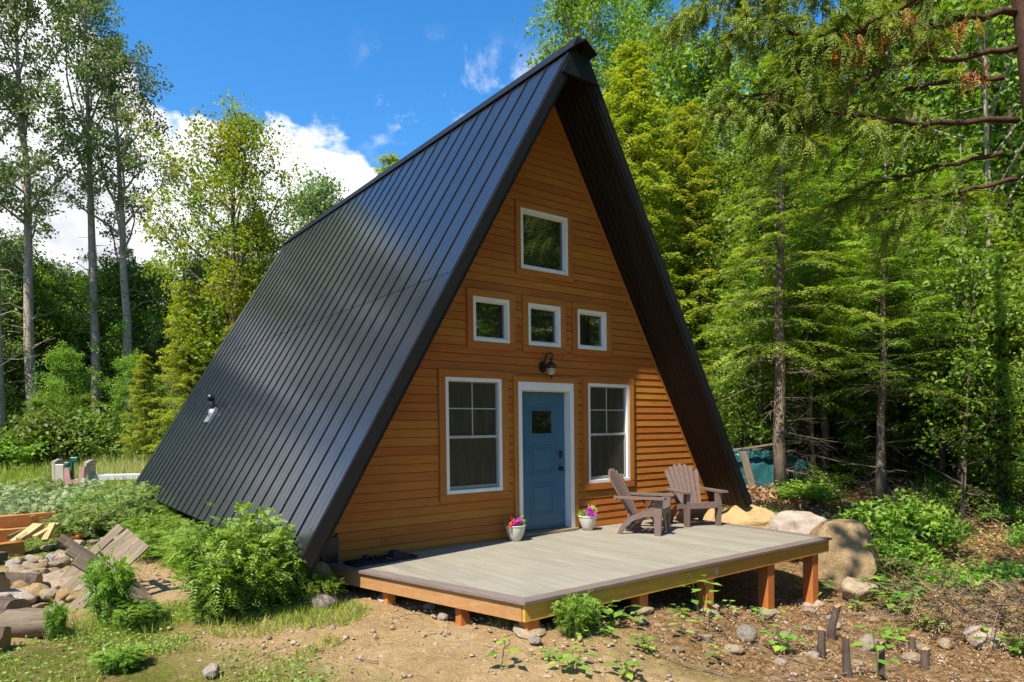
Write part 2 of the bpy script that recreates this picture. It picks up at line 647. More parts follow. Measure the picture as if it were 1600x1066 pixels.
# deck
M['deck'] = wood('grey_composite_decking', (0.250, 0.222, 0.168), (0.300, 0.270, 0.205), 'y', 0.8, 0.62, 0.07, 0.3, 0.12)
M['border'] = wood('brown_composite_border', (0.125, 0.093, 0.076), (0.190, 0.147, 0.121), 'x', 0.8, 0.6, 0.06, 0.3, 0.12)
M['rim'] = wood('treated_rim_lumber', (0.40, 0.195, 0.030), (0.58, 0.325, 0.062), 'x', 0.7, 0.6, 0.08, 0.3)
M['rimside'] = wood('tan_rim_lumber', (0.34, 0.17, 0.055), (0.47, 0.26, 0.10), 'y', 0.7, 0.65, 0.05, 0.3)
M['post'] = wood('cedar_post', (0.40, 0.125, 0.024), (0.60, 0.225, 0.050), 'z', 0.7, 0.6, 0.12, 0.3)
M['beam'] = wood('brown_joist', (0.20, 0.10, 0.04), (0.33, 0.19, 0.08), 'x', 0.7, 0.7, 0.1, 0.2)  # browner, darker lumber for the joists and beam
M['steel'] = plain('galvanised_steel', (0.45, 0.45, 0.44), 0.4, 0.5, 0.7)
M['resin'] = plain('taupe_resin', (0.165, 0.114, 0.093), 0.48, 0.4, mottle=0.07, scale=14)
M['tabledark'] = plain('dark_table', (0.035, 0.030, 0.028), 0.45, 0.4)
M['ceramic'] = plain('cream_glazed_pot', (0.56, 0.54, 0.45), 0.22, 0.5, mottle=0.05)
M['soil'] = plain('potting_soil', (0.03, 0.02, 0.012), 0.95, 0.1)
M['rubber'] = plain('black_rubber', (0.012, 0.012, 0.013), 0.6, 0.35)
M['shoe'] = plain('black_shoe', (0.018, 0.018, 0.024), 0.7, 0.3)
M['pinkshoe'] = plain('pink_shoe', (0.50, 0.10, 0.13), 0.7, 0.3)
M['weathered'] = wood('weathered_plank', (0.11, 0.080, 0.050), (0.28, 0.212, 0.140), 'x', 1.1, 0.85, 0.25, 0.15, 0.6)
M['orangebeam'] = wood('orange_beam', (0.36, 0.125, 0.028), (0.56, 0.25, 0.07), 'x', 0.7, 0.65, 0.12, 0.25)
M['yellowbeam'] = wood('yellow_offcut', (0.36, 0.245, 0.085), (0.52, 0.39, 0.17), 'x', 0.8, 0.65, 0.2, 0.25)
M['bark'] = barkmat('brown_bark', (0.045, 0.030, 0.022), (0.155, 0.110, 0.080))
M['aspenbark'] = barkmat('grey_aspen_bark', (0.25, 0.19, 0.14), (0.48, 0.39, 0.30), (0.075, 0.058, 0.045), 0.9)
M['firbark'] = barkmat('grey_fir_bark', (0.10, 0.074, 0.055), (0.30, 0.225, 0.165))
M['cedarbark'] = barkmat('red_cedar_bark', (0.032, 0.018, 0.012), (0.125, 0.068, 0.042), sc=2.2)
M['darktrunk'] = barkmat('dark_bark', (0.045, 0.033, 0.025), (0.15, 0.11, 0.08))
M['deadtwig'] = barkmat('dead_twig', (0.10, 0.072, 0.050), (0.27, 0.205, 0.15))
M['cutwood'] = wood('cut_face', (0.26, 0.15, 0.065), (0.42, 0.28, 0.14), 'x', 2.0, 0.8, 0.15, 0.15)
M['pink'] = plain('faded_pink_plastic', (0.46, 0.235, 0.205), 0.5, 0.35)
M['beigeplastic'] = plain('beige_plastic', (0.45, 0.38, 0.29), 0.5, 0.35)
M['greenplastic'] = plain('dark_green_plastic', (0.01, 0.085, 0.075), 0.45, 0.4)
M['whiteboard'] = plain('white_bench', (0.50, 0.49, 0.45), 0.5, 0.35)


def rockmat(name, dark, light, spot):
    b = NB(name)
    v = b.coord('Object', rnd=19.0)
    f = b.noise(v, 2.4, 8, 0.65, 0.4)
    c = b.ramp(f, [(0.3, dark), (0.7, light)])
    f2 = b.noise(v, 5.5, 5, 0.7)
    c = b.mix(b.ramp(f2, [(0.58, 0.0), (0.72, 0.85)]), c, spot)
    f3 = b.noise(v, 26, 4, 0.7)
    c = b.hsv(c, v=b.math('MULTIPLY', b.rng(b.rand(), 0.82, 1.15), b.rng(f3, 0.8, 1.2)))
    return b.pbr(c, 0.85, 0.2, bump=b.math('ADD', f, b.math('MULTIPLY', f3, 0.35)), bs=0.9, bd=0.06)


M['rock_tan'] = rockmat('tan_stone', (0.34, 0.24, 0.14), (0.54, 0.42, 0.28), (0.24, 0.17, 0.105))
M['rock_yellow'] = rockmat('ochre_boulder', (0.33, 0.205, 0.080), (0.50, 0.35, 0.165), (0.26, 0.15, 0.06))
M['rock_pink'] = rockmat('pink_grey_boulder', (0.40, 0.30, 0.22), (0.60, 0.50, 0.40), (0.30, 0.22, 0.16))
M['rock_brown'] = rockmat('brown_boulder', (0.24, 0.15, 0.07), (0.45, 0.315, 0.165), (0.13, 0.11, 0.06))
M['rock_grey'] = rockmat('grey_stone', (0.25, 0.20, 0.15), (0.42, 0.355, 0.28), (0.17, 0.13, 0.095))
# tarp
b = NB('teal_tarp')
v = b.coord('Object')
n1 = b.noise(v, 2.2, 6, 0.65, 0.8)
c = b.ramp(n1, [(0.3, (0.006, 0.045, 0.050)), (0.7, (0.026, 0.120, 0.122))])
M['tarp'] = b.pbr(c, 0.3, 0.55, bump=n1, bs=0.5, bd=0.05)
# leaves
M['aspenleaf'] = leafmat('aspen_leaf', [(0.055, 0.088, 0.026), (0.090, 0.135, 0.040), (0.135, 0.185, 0.062)], 0.34, 0.08)
M['mapleleaf'] = leafmat('maple_leaf', [(0.066, 0.135, 0.011), (0.105, 0.172, 0.014), (0.150, 0.195, 0.018), (0.230, 0.165, 0.020)], 0.42, 0.05)
M['broadleaf'] = leafmat('broad_leaf', [(0.052, 0.105, 0.014), (0.100, 0.172, 0.020), (0.172, 0.235, 0.028)], 0.42, 0.05)
M['darkleaf'] = leafmat('dark_leaf', [(0.042, 0.076, 0.014), (0.078, 0.124, 0.020), (0.125, 0.175, 0.028)], 0.34, 0.05)
M['cedarleaf'] = leafmat('cedar_leaf', [(0.085, 0.125, 0.014), (0.140, 0.180, 0.020), (0.205, 0.225, 0.030)], 0.38, 0.04)
M['neardarkcedar'] = leafmat('near_cedar_leaf', [(0.052, 0.085, 0.014), (0.094, 0.136, 0.018), (0.150, 0.185, 0.024)], 0.34, 0.05)
M['deadcedar'] = leafmat('dead_cedar_spray', [(0.30, 0.115, 0.022), (0.42, 0.19, 0.04)], 0.35, 0.02)
M['deadneedle'] = leafmat('dead_needles', [(0.24, 0.125, 0.055), (0.40, 0.24, 0.11), (0.50, 0.34, 0.18)], 0.3, 0.02)
M['firleaf'] = leafmat('fir_needles', [(0.062, 0.118, 0.018), (0.112, 0.180, 0.022), (0.190, 0.255, 0.030)], 0.36, 0.05)
M['spruceleaf'] = leafmat('spruce_needles', [(0.042, 0.074, 0.020), (0.070, 0.112, 0.028), (0.105, 0.150, 0.038)], 0.28, 0.05)
M['fern'] = leafmat('tansy_leaf', [(0.055, 0.115, 0.016), (0.095, 0.170, 0.024), (0.165, 0.240, 0.032)], 0.38, 0.06)
M['weed'] = leafmat('weed_leaf', [(0.075, 0.135, 0.030), (0.125, 0.190, 0.048), (0.185, 0.245, 0.075)], 0.38, 0.06)
M['sageweed'] = leafmat('sage_weed_leaf', [(0.105, 0.155, 0.070), (0.165, 0.220, 0.105), (0.23, 0.28, 0.15)], 0.32, 0.06)
M['seedling'] = leafmat('seedling_leaf', [(0.060, 0.150, 0.020), (0.110, 0.225, 0.030), (0.200, 0.300, 0.040)], 0.42, 0.07)
M['grass'] = leafmat('grass_blade', [(0.080, 0.150, 0.020), (0.150, 0.215, 0.030), (0.240, 0.260, 0.050)], 0.40, 0.05)
M['drygrass'] = leafmat('dry_grass', [(0.160, 0.190, 0.045), (0.300, 0.290, 0.115), (0.42, 0.37, 0.19)], 0.38, 0.04)
M['litter'] = leafmat('fallen_leaf', [(0.085, 0.042, 0.018), (0.19, 0.098, 0.040), (0.32, 0.19, 0.085), (0.44, 0.31, 0.18)], 0.15, 0.03)
M['petunia'] = leafmat('magenta_petal', [(0.40, 0.012, 0.36), (0.58, 0.03, 0.50)], 0.3, 0.03)
M['redpetal'] = leafmat('red_petal', [(0.55, 0.04, 0.03), (0.70, 0.12, 0.09)], 0.3, 0.03)
M['yellowpetal'] = leafmat('yellow_petal', [(0.55, 0.42, 0.08), (0.68, 0.60, 0.25)], 0.3, 0.03)

# ================================================================== SETTING: ground
def axis(c, half, n, k):
    u = np.linspace(-1, 1, n)
    return c + half * np.sinh(k * u) / math.sinh(k)


gx = axis(-1.2, 140, 380, 5.6)
gy = axis(-2.2, 140, 380, 5.6)
GX, GY = np.meshgrid(gx, gy, indexing='ij')
GZ = gnd(GX.ravel(), GY.ravel()).reshape(GX.shape)
far = np.clip((np.hypot(GX, GY) - 30) / 40, 0, 1)
GZ = GZ * (1 - far) + 1.0 * far
near = np.clip(1 - np.hypot(GX + 1, GY + 2) / 16, 0, 1)
rel = (vnoise(GX * 2.6, GY * 2.6, 1) - .5) * 0.07 + (vnoise(GX * 7.3, GY * 7.3, 2) - .5) * 0.035 + (vnoise(GX * 17, GY * 17, 3) - .5) * 0.016
GZ = GZ + rel * near


def seg_d(px, py, pts):
    d = np.full(px.shape, 1e9)
    for (ax_, ay_), (bx_, by_) in zip(pts[:-1], pts[1:]):
        vx, vy = bx_ - ax_, by_ - ay_
        t = np.clip(((px - ax_) * vx + (py - ay_) * vy) / (vx * vx + vy * vy), 0, 1)
        d = np.minimum(d, np.hypot(px - ax_ - t * vx, py - ay_ - t * vy))
    return d


def cover(px, py):
    """land cover weights: bare dirt, green, forest litter"""
    w = (vnoise(px * 1.3, py * 1.3, 5) - .5) * 0.9 + (vnoise(px * 4.1, py * 4.1, 6) - .5) * 0.5
    dp = seg_d(px, py, [(-1.7, -6.5), (-2.5, -3.6), (-3.0, -1.9), (-3.1, -1.2)]) + w * .6
    dirt = np.clip((1.45 - dp) / 0.7, 0, 1)
    dp2 = seg_d(px, py, [(-4.3, 1.0), (-4.15, 2.2), (-4.3, 3.2)]) + w * .3
    dirt = np.maximum(dirt, np.clip((0.62 - dp2) / 0.3, 0, 1))
    dp3 = seg_d(px, py, [(-5.8, .6), (-5.4, 2.2), (-5.7, 3.4)]) + w * .3
    dirt = np.maximum(dirt, 0.8 * np.clip((1.0 - dp3) / 0.4, 0, 1))
    right = np.clip((px + 2.0 + 0.35 * (py + 3.0) + w * .5) / 1.0, 0, 1)
    right = np.where(py > 12, np.clip((py - 22) / 6, 0, 1), right)
    litter = right * (1 - dirt)
    green = (1 - right) * (1 - dirt)
    return dirt, green, litter


n0, n1_ = GX.shape
gm = bpy.data.meshes.new('ground')
vv = np.stack([GX, GY, GZ], -1).reshape(-1, 3)
ii = np.arange(n0 * n1_).reshape(n0, n1_)
ff = np.stack([ii[:-1, :-1], ii[1:, :-1], ii[1:, 1:], ii[:-1, 1:]], -1).reshape(-1, 4)
gm.vertices.add(len(vv))
gm.vertices.foreach_set('co', vv.astype(np.float32).ravel())
gm.loops.add(ff.size)
gm.loops.foreach_set('vertex_index', ff.astype(np.int32).ravel())
gm.polygons.add(len(ff))
gm.polygons.foreach_set('loop_start', np.arange(0, ff.size, 4, dtype=np.int32))
gm.polygons.foreach_set('use_smooth', np.ones(len(ff), dtype=bool))
gm.update(calc_edges=True)
cvr = cover(GX.ravel(), GY.ravel())
for nm, arr in zip(('dirt', 'green', 'litter'), cvr):
    a = gm.attributes.new(nm, 'FLOAT', 'POINT')
    a.data.foreach_set('value', arr.astype(np.float32))

b = NB('ground_cover')
v = b.coord('Object')
f1 = b.noise(v, 1.1, 8, 0.62)
f2 = b.noise(v, 9.0, 8, 0.7, 0.6)
f3 = b.noise(v, 42.0, 5, 0.7)
vo = b.n('ShaderNodeTexVoronoi')
b.l(v, vo.inputs['Vector'])
vo.inputs['Scale'].default_value = 26
vr = b.n('ShaderNodeTexVoronoi')
b.l(v, vr.inputs['Vector'])
vr.inputs['Scale'].default_value = 17
dirtc = b.ramp(b.math('ADD', b.math('MULTIPLY', f1, .55), b.math('MULTIPLY', f2, .45)), [(0.30, (0.31, 0.180, 0.070)), (0.5, (0.46, 0.300, 0.135)), (0.68, (0.55, 0.385, 0.20))])
dirtc = b.hsv(dirtc, v=b.rng(f3, 0.80, 1.22))
peb = b.ramp(vo.outputs['Distance'], [(0.12, 1.0), (0.2, 0.0)])
sepc = b.n('ShaderNodeSeparateColor')
b.l(vo.outputs['Color'], sepc.inputs[0])
pebm = b.math('MULTIPLY', peb, b.ramp(sepc.outputs[0], [(0.70, 0.0), (0.74, 0.8)]))
dirtc = b.mix(pebm, dirtc, (0.58, 0.46, 0.32))
sepl = b.n('ShaderNodeSeparateColor')
b.l(vr.outputs['Color'], sepl.inputs[0])
litc = b.ramp(sepl.outputs[0], [(0.0, (0.18, 0.098, 0.040)), (0.4, (0.29, 0.172, 0.074)), (0.75, (0.38, 0.245, 0.115)), (1.0, (0.47, 0.335, 0.18))])
litc = b.mix(b.ramp(f2, [(0.35, 0.7), (0.6, 0.0)]), litc, (0.23, 0.130, 0.054))
grc = b.ramp(b.math('ADD', b.math('MULTIPLY', f2, .6), b.math('MULTIPLY', f1, .4)), [(0.32, (0.21, 0.125, 0.045)), (0.45, (0.125, 0.130, 0.020)), (0.62, (0.20, 0.205, 0.028))])
tot = b.mix(b.attr('litter'), dirtc, litc)
gfac = b.math('MULTIPLY', b.attr('green'), b.ramp(f2, [(0.28, 0.15), (0.5, 1.0)]))
tot = b.mix(gfac, tot, grc)
hh = b.math('ADD', b.math('MULTIPLY', f2, 1.0), b.math('ADD', b.math('MULTIPLY', f3, 0.35), b.math('MULTIPLY', pebm, 0.25)))
GROUNDMAT = b.pbr(tot, 0.95, 0.1, bump=hh, bs=1.0, bd=0.09)
gm.materials.append(GROUNDMAT)
ground = link(bpy.data.objects.new('ground', gm))
tag(ground, 'sandy dirt yard turning to moss, weeds and forest litter', kind='structure')

# ================================================================== THE CABIN
XA, ZW, S = 0.5454, 6.499, 1.6844
NRM = math.sqrt(1 + S * S)
TH = 0.1424
ZA = ZW + TH * NRM                 # outer ridge height
YF, YB = -0.7386, 10.70
ZFOOT = 0.245
ZD = 0.0366


def rp(side, v, n, y):
    """point on a roof slope: v metres down from the ridge, n metres out from the panel plane"""
    return (XA + side * (v / NRM + n * S / NRM), y, ZA - v * S / NRM + n / NRM)


def vz(z):
    return (ZA - z) * NRM / S


house = empty('a_frame_cabin', (0, 0, 0))
tag(house, 'A-frame cabin with steep black metal roof and orange-brown wood siding', 'cabin')


def slope_prism(mb, side, prof, v0, v1):
    """profile of (y, n) points swept down the slope"""
    k = len(prof)
    pts = [rp(side, v0, n, y) for y, n in prof] + [rp(side, v1, n, y) for y, n in prof]
    fs = [tuple(range(k)), tuple(range(2 * k - 1, k - 1, -1))] + [(i, i + k, (i + 1) % k + k, (i + 1) % k) for i in range(k)]
    return mb.poly(pts, fs)


# roof slabs, metal panels, soffit boards, rake trim
VF = vz(ZFOOT)
NP = 28
PW = (YB - 0.0 - (YF + 0.02)) / NP
for side, word in ((-1, 'l'), (1, 'r')):
    mb = MB()
    prof = [rp(side, VF - .004, -0.006, 0), rp(side, VF - .004, -TH, 0), (XA, 0, ZW), (XA, 0, ZA - 0.006 * NRM)]
    mb.prism([(q[0], q[2]) for q in prof], 'y', YF + 0.04, YB - 0.02)
    mb.build('roof_deck', M['rooftrim'], house)
    pan = [(.004, -.005), (.004, .017), (.018, .017), (.022, .003), (.13, .003), (.135, .0048), (.145, .0048), (.15, .003),
           (.262, .003), (.267, .0048), (.277, .0048), (.282, .003), (PW - .010, .003), (PW - .010, -.005)]
    VJ = vz(3.39)
    up = slope_prism(MB(), side, [(y, n + .005) for y, n in pan], vz(6.50), VJ).mesh('roof_panel_upper', M['roof'])
    lo = slope_prism(MB(), side, pan, VJ - .06, VF + .02).mesh('roof_panel_lower', M['roof'])
    for i in range(NP):
        y = YF + 0.02 + i * PW
        place('roof_panel', up, house, (0, y, 0))
        place('roof_panel', lo, house, (0, y, 0))
    NS = 7
    sw_ = (0 - (YF + .045)) / NS
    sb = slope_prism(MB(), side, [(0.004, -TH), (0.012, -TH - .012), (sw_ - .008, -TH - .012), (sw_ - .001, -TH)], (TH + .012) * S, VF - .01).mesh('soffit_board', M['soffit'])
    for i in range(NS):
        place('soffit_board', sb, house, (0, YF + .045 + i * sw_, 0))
    # rake fascia and its inner lip
    mb = MB()
    q = [rp(side, VF + .022, 0.012, 0), rp(side, VF + .022, -TH + .012, 0), (XA + side * .02, 0, ZW + 0.012 * NRM + .02), (XA + side * .02, 0, ZA + 0.012 * NRM - .04)]
    mb.prism([(a[0], a[2]) for a in q], 'y', YF - .006, YF + .04)
    mb.build('rake_trim', M['rooftrim'], house)
    mb = MB()
    q = [rp(side, VF + .010, -TH + .012, 0), rp(side, VF + .010, -TH - .030, 0), (XA + side * .02, 0, ZW - 0.030 * NRM + .02), (XA + side * .02, 0, ZW + 0.012 * NRM + .015)]
    mb.prism([(a[0], a[2]) for a in q], 'y', YF + .008, YF + .044)
    mb.build('rake_lip', M['rooftrim'], house)
    # bright strip of edge trim where wall meets soffit
    mb = MB()
    v0, v1 = TH * S + .35, VF - .12
    mb.hexa([rp(side, v1, -TH - .012, -.012), rp(side, v1, -TH - .012, .01), rp(side, v1, -TH - .034, .01), rp(side, v1, -TH - .034, -.012),
             rp(side, v0, -TH - .012, -.012), rp(side, v0, -TH - .012, .01), rp(side, v0, -TH - .034, .01), rp(side, v0, -TH - .034, -.012)])
    mb.build('edge_trim', M['trim'], house)
    # drip edge along the eave
    mb = MB()
    slope_prism(mb, side, [(0, .004), (0, -.03), (YB - YF - .05, -.03), (YB - YF - .05, .004)], VF + .021, VF + .028)
    o = mb.build('drip_edge', M['rooftrim'], house)
    o.location = (0, YF + .02, 0)

mb = MB()
mb.prism([(XA, 6.662), (XA + .205, 6.525), (XA + .205, 6.508), (XA, 6.640), (XA - .205, 6.508), (XA - .205, 6.525)], 'y', YF - .13, YB + .04)
mb.build('ridge_cap', M['rooftrim'], house)
hw = lambda z: (ZA - z) / S
mb = MB()
mb.prism([(XA - hw(6.29) + .02, 6.285), (XA + hw(6.29) - .02, 6.285), (XA + hw(6.52) - .02, 6.515), (XA - hw(6.52) + .02, 6.515)], 'y', YF - .016, YF + .03)
mb.build('peak_plate', M['rooftrim'], house)
mb = MB()
mb.prism([(XA - hw(6.2) + .015, 6.185), (XA + hw(6.2) - .015, 6.185), (XA + hw(6.30) - .015, 6.292), (XA - hw(6.30) + .015, 6.292)], 'y', YF - .030, YF + .03)
mb.build('peak_board', M['rooftrim'], house)

# vent pipe on the slope
vp = (-2.36, 7.05, 1.90)
mb = MB()
mb.tube([(vp[0] + .05, vp[1], vp[2] - .02), (vp[0] + .0, vp[1], vp[2] + .36)], [.06, .06], 14)
mb.tube([(vp[0] + .0, vp[1], vp[2] + .30), (vp[0], vp[1], vp[2] + .40)], [.075, .075], 14)
vent = mb.build('vent_pipe', M['black'], house)
mb = MB()
slope_prism(mb, -1, [(vp[1] - .16, .004), (vp[1] - .16, .036), (vp[1] + .16, .036), (vp[1] + .16, .004)], vz(2.03), vz(1.74))
mb.tube([(vp[0] + .05, vp[1], vp[2] - .03), (vp[0] + .03, vp[1], vp[2] + .12)], [.12, .07], 14)
mb.build('flashing', M['steel'], vent)

# walls behind the siding, foundation, end wall
inner = [(XA - (ZW - 0.0) / S, 0.0), (XA + (ZW - 0.0) / S, 0.0), (XA, ZW - .005)]
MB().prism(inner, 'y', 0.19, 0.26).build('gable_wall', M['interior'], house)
MB().prism(inner, 'y', YB - .4, YB - .3).build('rear_wall', M['sheathing'], house)
MB().box(XA - 3.55, XA + 3.62, 0.04, YB - .4, -0.9, 0.0).build('foundation', M['foundation'], house)

# window and door openings in the siding
WIN = [(-1.1729, .7062, .8962, 1.5166, 'hung', .10), (1.3247, .7018, .8962, 1.5166, 'hung', .10), (.0793, 3.768, .8774, .8412, 'fixed', .085),
       (-.7307, 2.7102, .6049, .5927, 'fixed', .095), (.1951, 2.712, .6049, .5927, 'fixed', .095), (1.128, 2.7179, .6049, .5927, 'fixed', .095)]
OPEN = [(x - .03, x + w + .03, z - .03, z + h + .03) for x, z, w, h, _, _ in WIN] + [(-.03, 1.068, -1, 2.23)]
EXPO = 0.1085


def wall_l(z):
    return XA - (ZW - z) / S + .012


def wall_r(z):
    return XA + (ZW - z) / S - .012


z = ZD + .006
k = 0
while z < ZW - .12:
    z1 = z + EXPO
    cuts = sorted({z, z1} | {c for o in OPEN for c in o[2:] if z + .012 < c < z1 - .012})
    for za, zb in zip(cuts[:-1], cuts[1:]):
        segs = [(None, None)]
        spans = sorted((o[0], o[1]) for o in OPEN if o[2] < (za + zb) / 2 < o[3])
        xs = [None] + [q for s_ in spans for q in s_] + [None]
        for i in range(0, len(xs), 2):
            a, c = xs[i], xs[i + 1]
            la, lb = (wall_l(za), wall_l(zb)) if a is None else (a, a)
            ra, rb = (wall_r(za), wall_r(zb)) if c is None else (c, c)
            if ra - la < .02:
                continue
            fr = lambda zz: (zz - z) / EXPO
            mb = MB()
            if zb > z1 - .001:          # nailing strip set back behind the lap of the next course
                zq = zb
                zb = zb - .008
                lq = lb if a is not None else wall_l(zq)
                rq = rb if c is not None else wall_r(zq)
                mb.hexa([(la, .024, zb + .0005), (ra, .024, zb + .0005), (ra, .034, zb + .0005), (la, .034, zb + .0005), (lq, .024, zq - .0005), (rq, .024, zq - .0005), (rq, .034, zq - .0005), (lq, .034, zq - .0005)])
                if a is None:
                    lb = wall_l(zb)
                if c is None:
                    rb = wall_r(zb)
            ya, yb = .000 + .011 * fr(za), .000 + .011 * fr(zb)
            rj = random.Random(k * 31 + i)
            cutx = [la]
            if ra - la > 1.9 and rj.random() < .8:
                cutx.append(la + (ra - la) * rj.uniform(.3, .7))
            for j_, xl_ in enumerate(cutx):
                last = j_ == len(cutx) - 1
                if last:
                    break
                xr_ = cutx[j_ + 1]
                m2 = MB()
                m2.hexa([(xl_, ya, za), (xr_ - .0015, ya, za), (xr_ - .0015, .034, za), (xl_, .034, za), (lb, yb, zb), (xr_ - .0015, yb, zb), (xr_ - .0015, .034, zb), (lb, .034, zb)])
                m2.build('siding_board', M['siding'], house)
            if len(cutx) > 1:
                la = lb = cutx[-1] + .0015
            mb.hexa([(la, ya, za), (ra, ya, za), (ra, .034, za), (la, .034, za), (lb, yb, zb), (rb, yb, zb), (rb, .034, zb), (lb, .034, zb)])
            mb.build('siding_board', M['siding'], house)
    z = z1
    k += 1


def trim_boards(parent, x, z, w, h, t, y0=-.024, y1=.03, sides='btlr', low=None):
    """butt jointed trim boards round an opening"""
    if 't' in sides:
        MB().box(x - t, x + w + t, y0, y1, z + h, z + h + t, .004).build('trim_board', M['trim'], parent)
    if 'b' in sides:
        MB().box(x - t, x + w + t, y0, y1, z - t, z, .004).build('trim_board', M['trim'], parent)
    for a, c in ((x - t, x - .0005), (x + w + .0005, x + w + t)):
        MB().box(a, c, y0 - .0015, y1, (z if low is None else low) + .001, z + h - .001, .004).build('trim_board', M['trim_v'], parent)


def window(x, z, w, h, style, t):
    f = .05
    mb = MB()
    mb.box(x, x + w, -.016, .08, z + h - f, z + h, .004)
    mb.box(x, x + w, -.020, .08, z, z + f, .004)
    mb.box(x, x + f, -.016, .08, z + f, z + h - f, .003)
    mb.box(x + w - f, x + w, -.016, .08, z + f, z + h - f, .003)
    win = mb.build('window', M['white'], house)
    trim_boards(win, x, z, w, h, t)
    a, c, lo, hi = x + f, x + w - f, z + f, z + h - f
    if style == 'fixed':
        mb = MB()
        g = .018
        mb.box(a, c, .012, .07, hi - g, hi, .003)
        mb.box(a, c, .012, .07, lo, lo + g, .003)
        mb.box(a, a + g, .012, .07, lo + g, hi - g, .003)
        mb.box(c - g, c, .012, .07, lo + g, hi - g, .003)
        mb.build('sash', M['white'], win)
        MB().box(a + .01, c - .01, .045, .053, lo + .01, hi - .01).build('pane', M['glass'], win)
    else:
        mid = lo + (hi - lo) * .485
        MB().box(a, c, .018, .066, mid - .017, mid + .020, .004).build('meeting_rail', M['muntin'], win)
        g = .028
        mb = MB()
        mb.box(a, c, .014, .06, lo, lo + .05, .004)
        mb.box(a, a + .016, .016, .06, lo + .05, mid - .017, .002)
        mb.box(c - g, c, .016, .06, lo + .05, mid - .017, .002)
        mb.build('screen_frame', M['sash'], win)
        mb = MB()
        mb.box(a, a + .014, .030, .06, mid + .02, hi, .002)
        mb.box(c - .02, c, .030, .06, mid + .02, hi, .002)
        mb.box(a, c, .030, .06, hi - .014, hi, .002)
        mb.build('sash', M['sash'], win)
        MB().box(a + .003, c - .003, .050, .058, mid + .005, hi - .004).build('pane', M['screen'], win)
        MB().box(a + .003, c - .003, .036, .044, lo + .01, mid - .003).build('pane', M['screen'], win)
        xm, zm = (a + c) / 2, (mid + hi) / 2 + .01
        MB().box(xm - .008, xm + .008, .040, .0495, mid + .02, hi - .014).build('muntin', M['muntin'], win)
        MB().box(a + .014, xm - .0085, .040, .0495, zm - .008, zm + .008).build('muntin', M['muntin'], win)
        MB().box(xm + .0085, c - .02, .040, .0495, zm - .008, zm + .008).build('muntin', M['muntin'], win)
    return win


for wdef in WIN:
    window(*wdef)

# door with casing, panelled slab, glass, lock
mb = MB()
cw = .07
mb.box(0, 1.038, -.016, .03, 2.082, 2.2, .004)
mb.box(0, cw, -.018, .03, ZD + .002, 2.082, .003)
mb.box(1.038 - cw, 1.038, -.018, .03, ZD + .002, 2.082, .003)
mb.box(cw - .014, cw, .03, .19, ZD + .03, 2.082)
mb.box(1.038 - cw, 1.038 - cw + .014, .03, .19, ZD + .03, 2.082)
mb.box(cw, 1.038 - cw, .03, .19, 2.07, 2.082)
frame = mb.build('door_frame', M['white'], house)
trim_boards(frame, 0, 2.2 - 2.1, 1.038, 2.1, .078, sides='t', low=ZD + .004)
MB().box(0.0, 1.038, -.10, .12, ZD + .001, ZD + .042, .006).build('threshold', M['weathered'], frame)
x0, x1, zb0, zt0 = cw + .004, 1.038 - cw - .004, ZD + .046, 2.066
mb = MB()
mb.box(x0, x1, .115, .158, zb0, zt0, .003)
xc = (x0 + x1) / 2


def moulding(mb, xa, xb, za, zb, w=.026, y=.104):
    mb.box(xa, xb, y, .116, zb - w, zb, .005)
    mb.box(xa, xb, y, .116, za, za + w, .005)
    mb.box(xa, xa + w, y + .001, .116, za + w, zb - w, .005)
    mb.box(xb - w, xb, y + .001, .116, za + w, zb - w, .005)


pw = .215
moulding(mb, xc - pw, xc + pw, 1.44, 1.83, .032, .100)
for za, zb in ((.885, 1.305), (.30, .755)):
    moulding(mb, xc - pw, xc + pw, za, zb)
    mb.box(xc - pw + .055, xc + pw - .055, .107, .116, za + .055, zb - .055, .007)
door = mb.build('door', M['door'], house)
mb = MB()
mb.box(xc - pw + .033, xc + pw - .033, .1065, .1145, 1.474, 1.797)
mb.build('pane', M['glass'], door)
mb = MB()
mb.tube([(.868, .116, .945), (.868, .104, .945)], [.034, .034], 18)
mb.tube([(.868, .104, .945), (.868, .075, .945)], [.012, .012], 12)
mb.tube([(.868, .080, .945), (.868, .068, .945), (.868, .052, .945), (.868, .044, .945)], [.018, .031, .031, .018], 18)
mb.build('knob', M['black'], door)
mb = MB()
mb.box(.838, .898, .090, .116, 1.10, 1.215, .012)
mb.tube([(.868, .092, 1.185), (.868, .082, 1.185)], [.02, .02], 16)
mb.build('deadbolt', M['black'], door)

# black painted box and pale strip at the left foot of the gable
MB().box(-2.86, -2.665, -.055, .0, -.13, .335, .006).build('corner_box', M['black'], house)
MB().box(-2.664, -2.632, -.03, .0, ZD + .002, .36, .003).build('corner_strip', M['weathered'], house)
MB().box(-2.63, -.115, -.012, .0, ZD + .002, ZD + .03).build('base_strip', M['trim'], house)

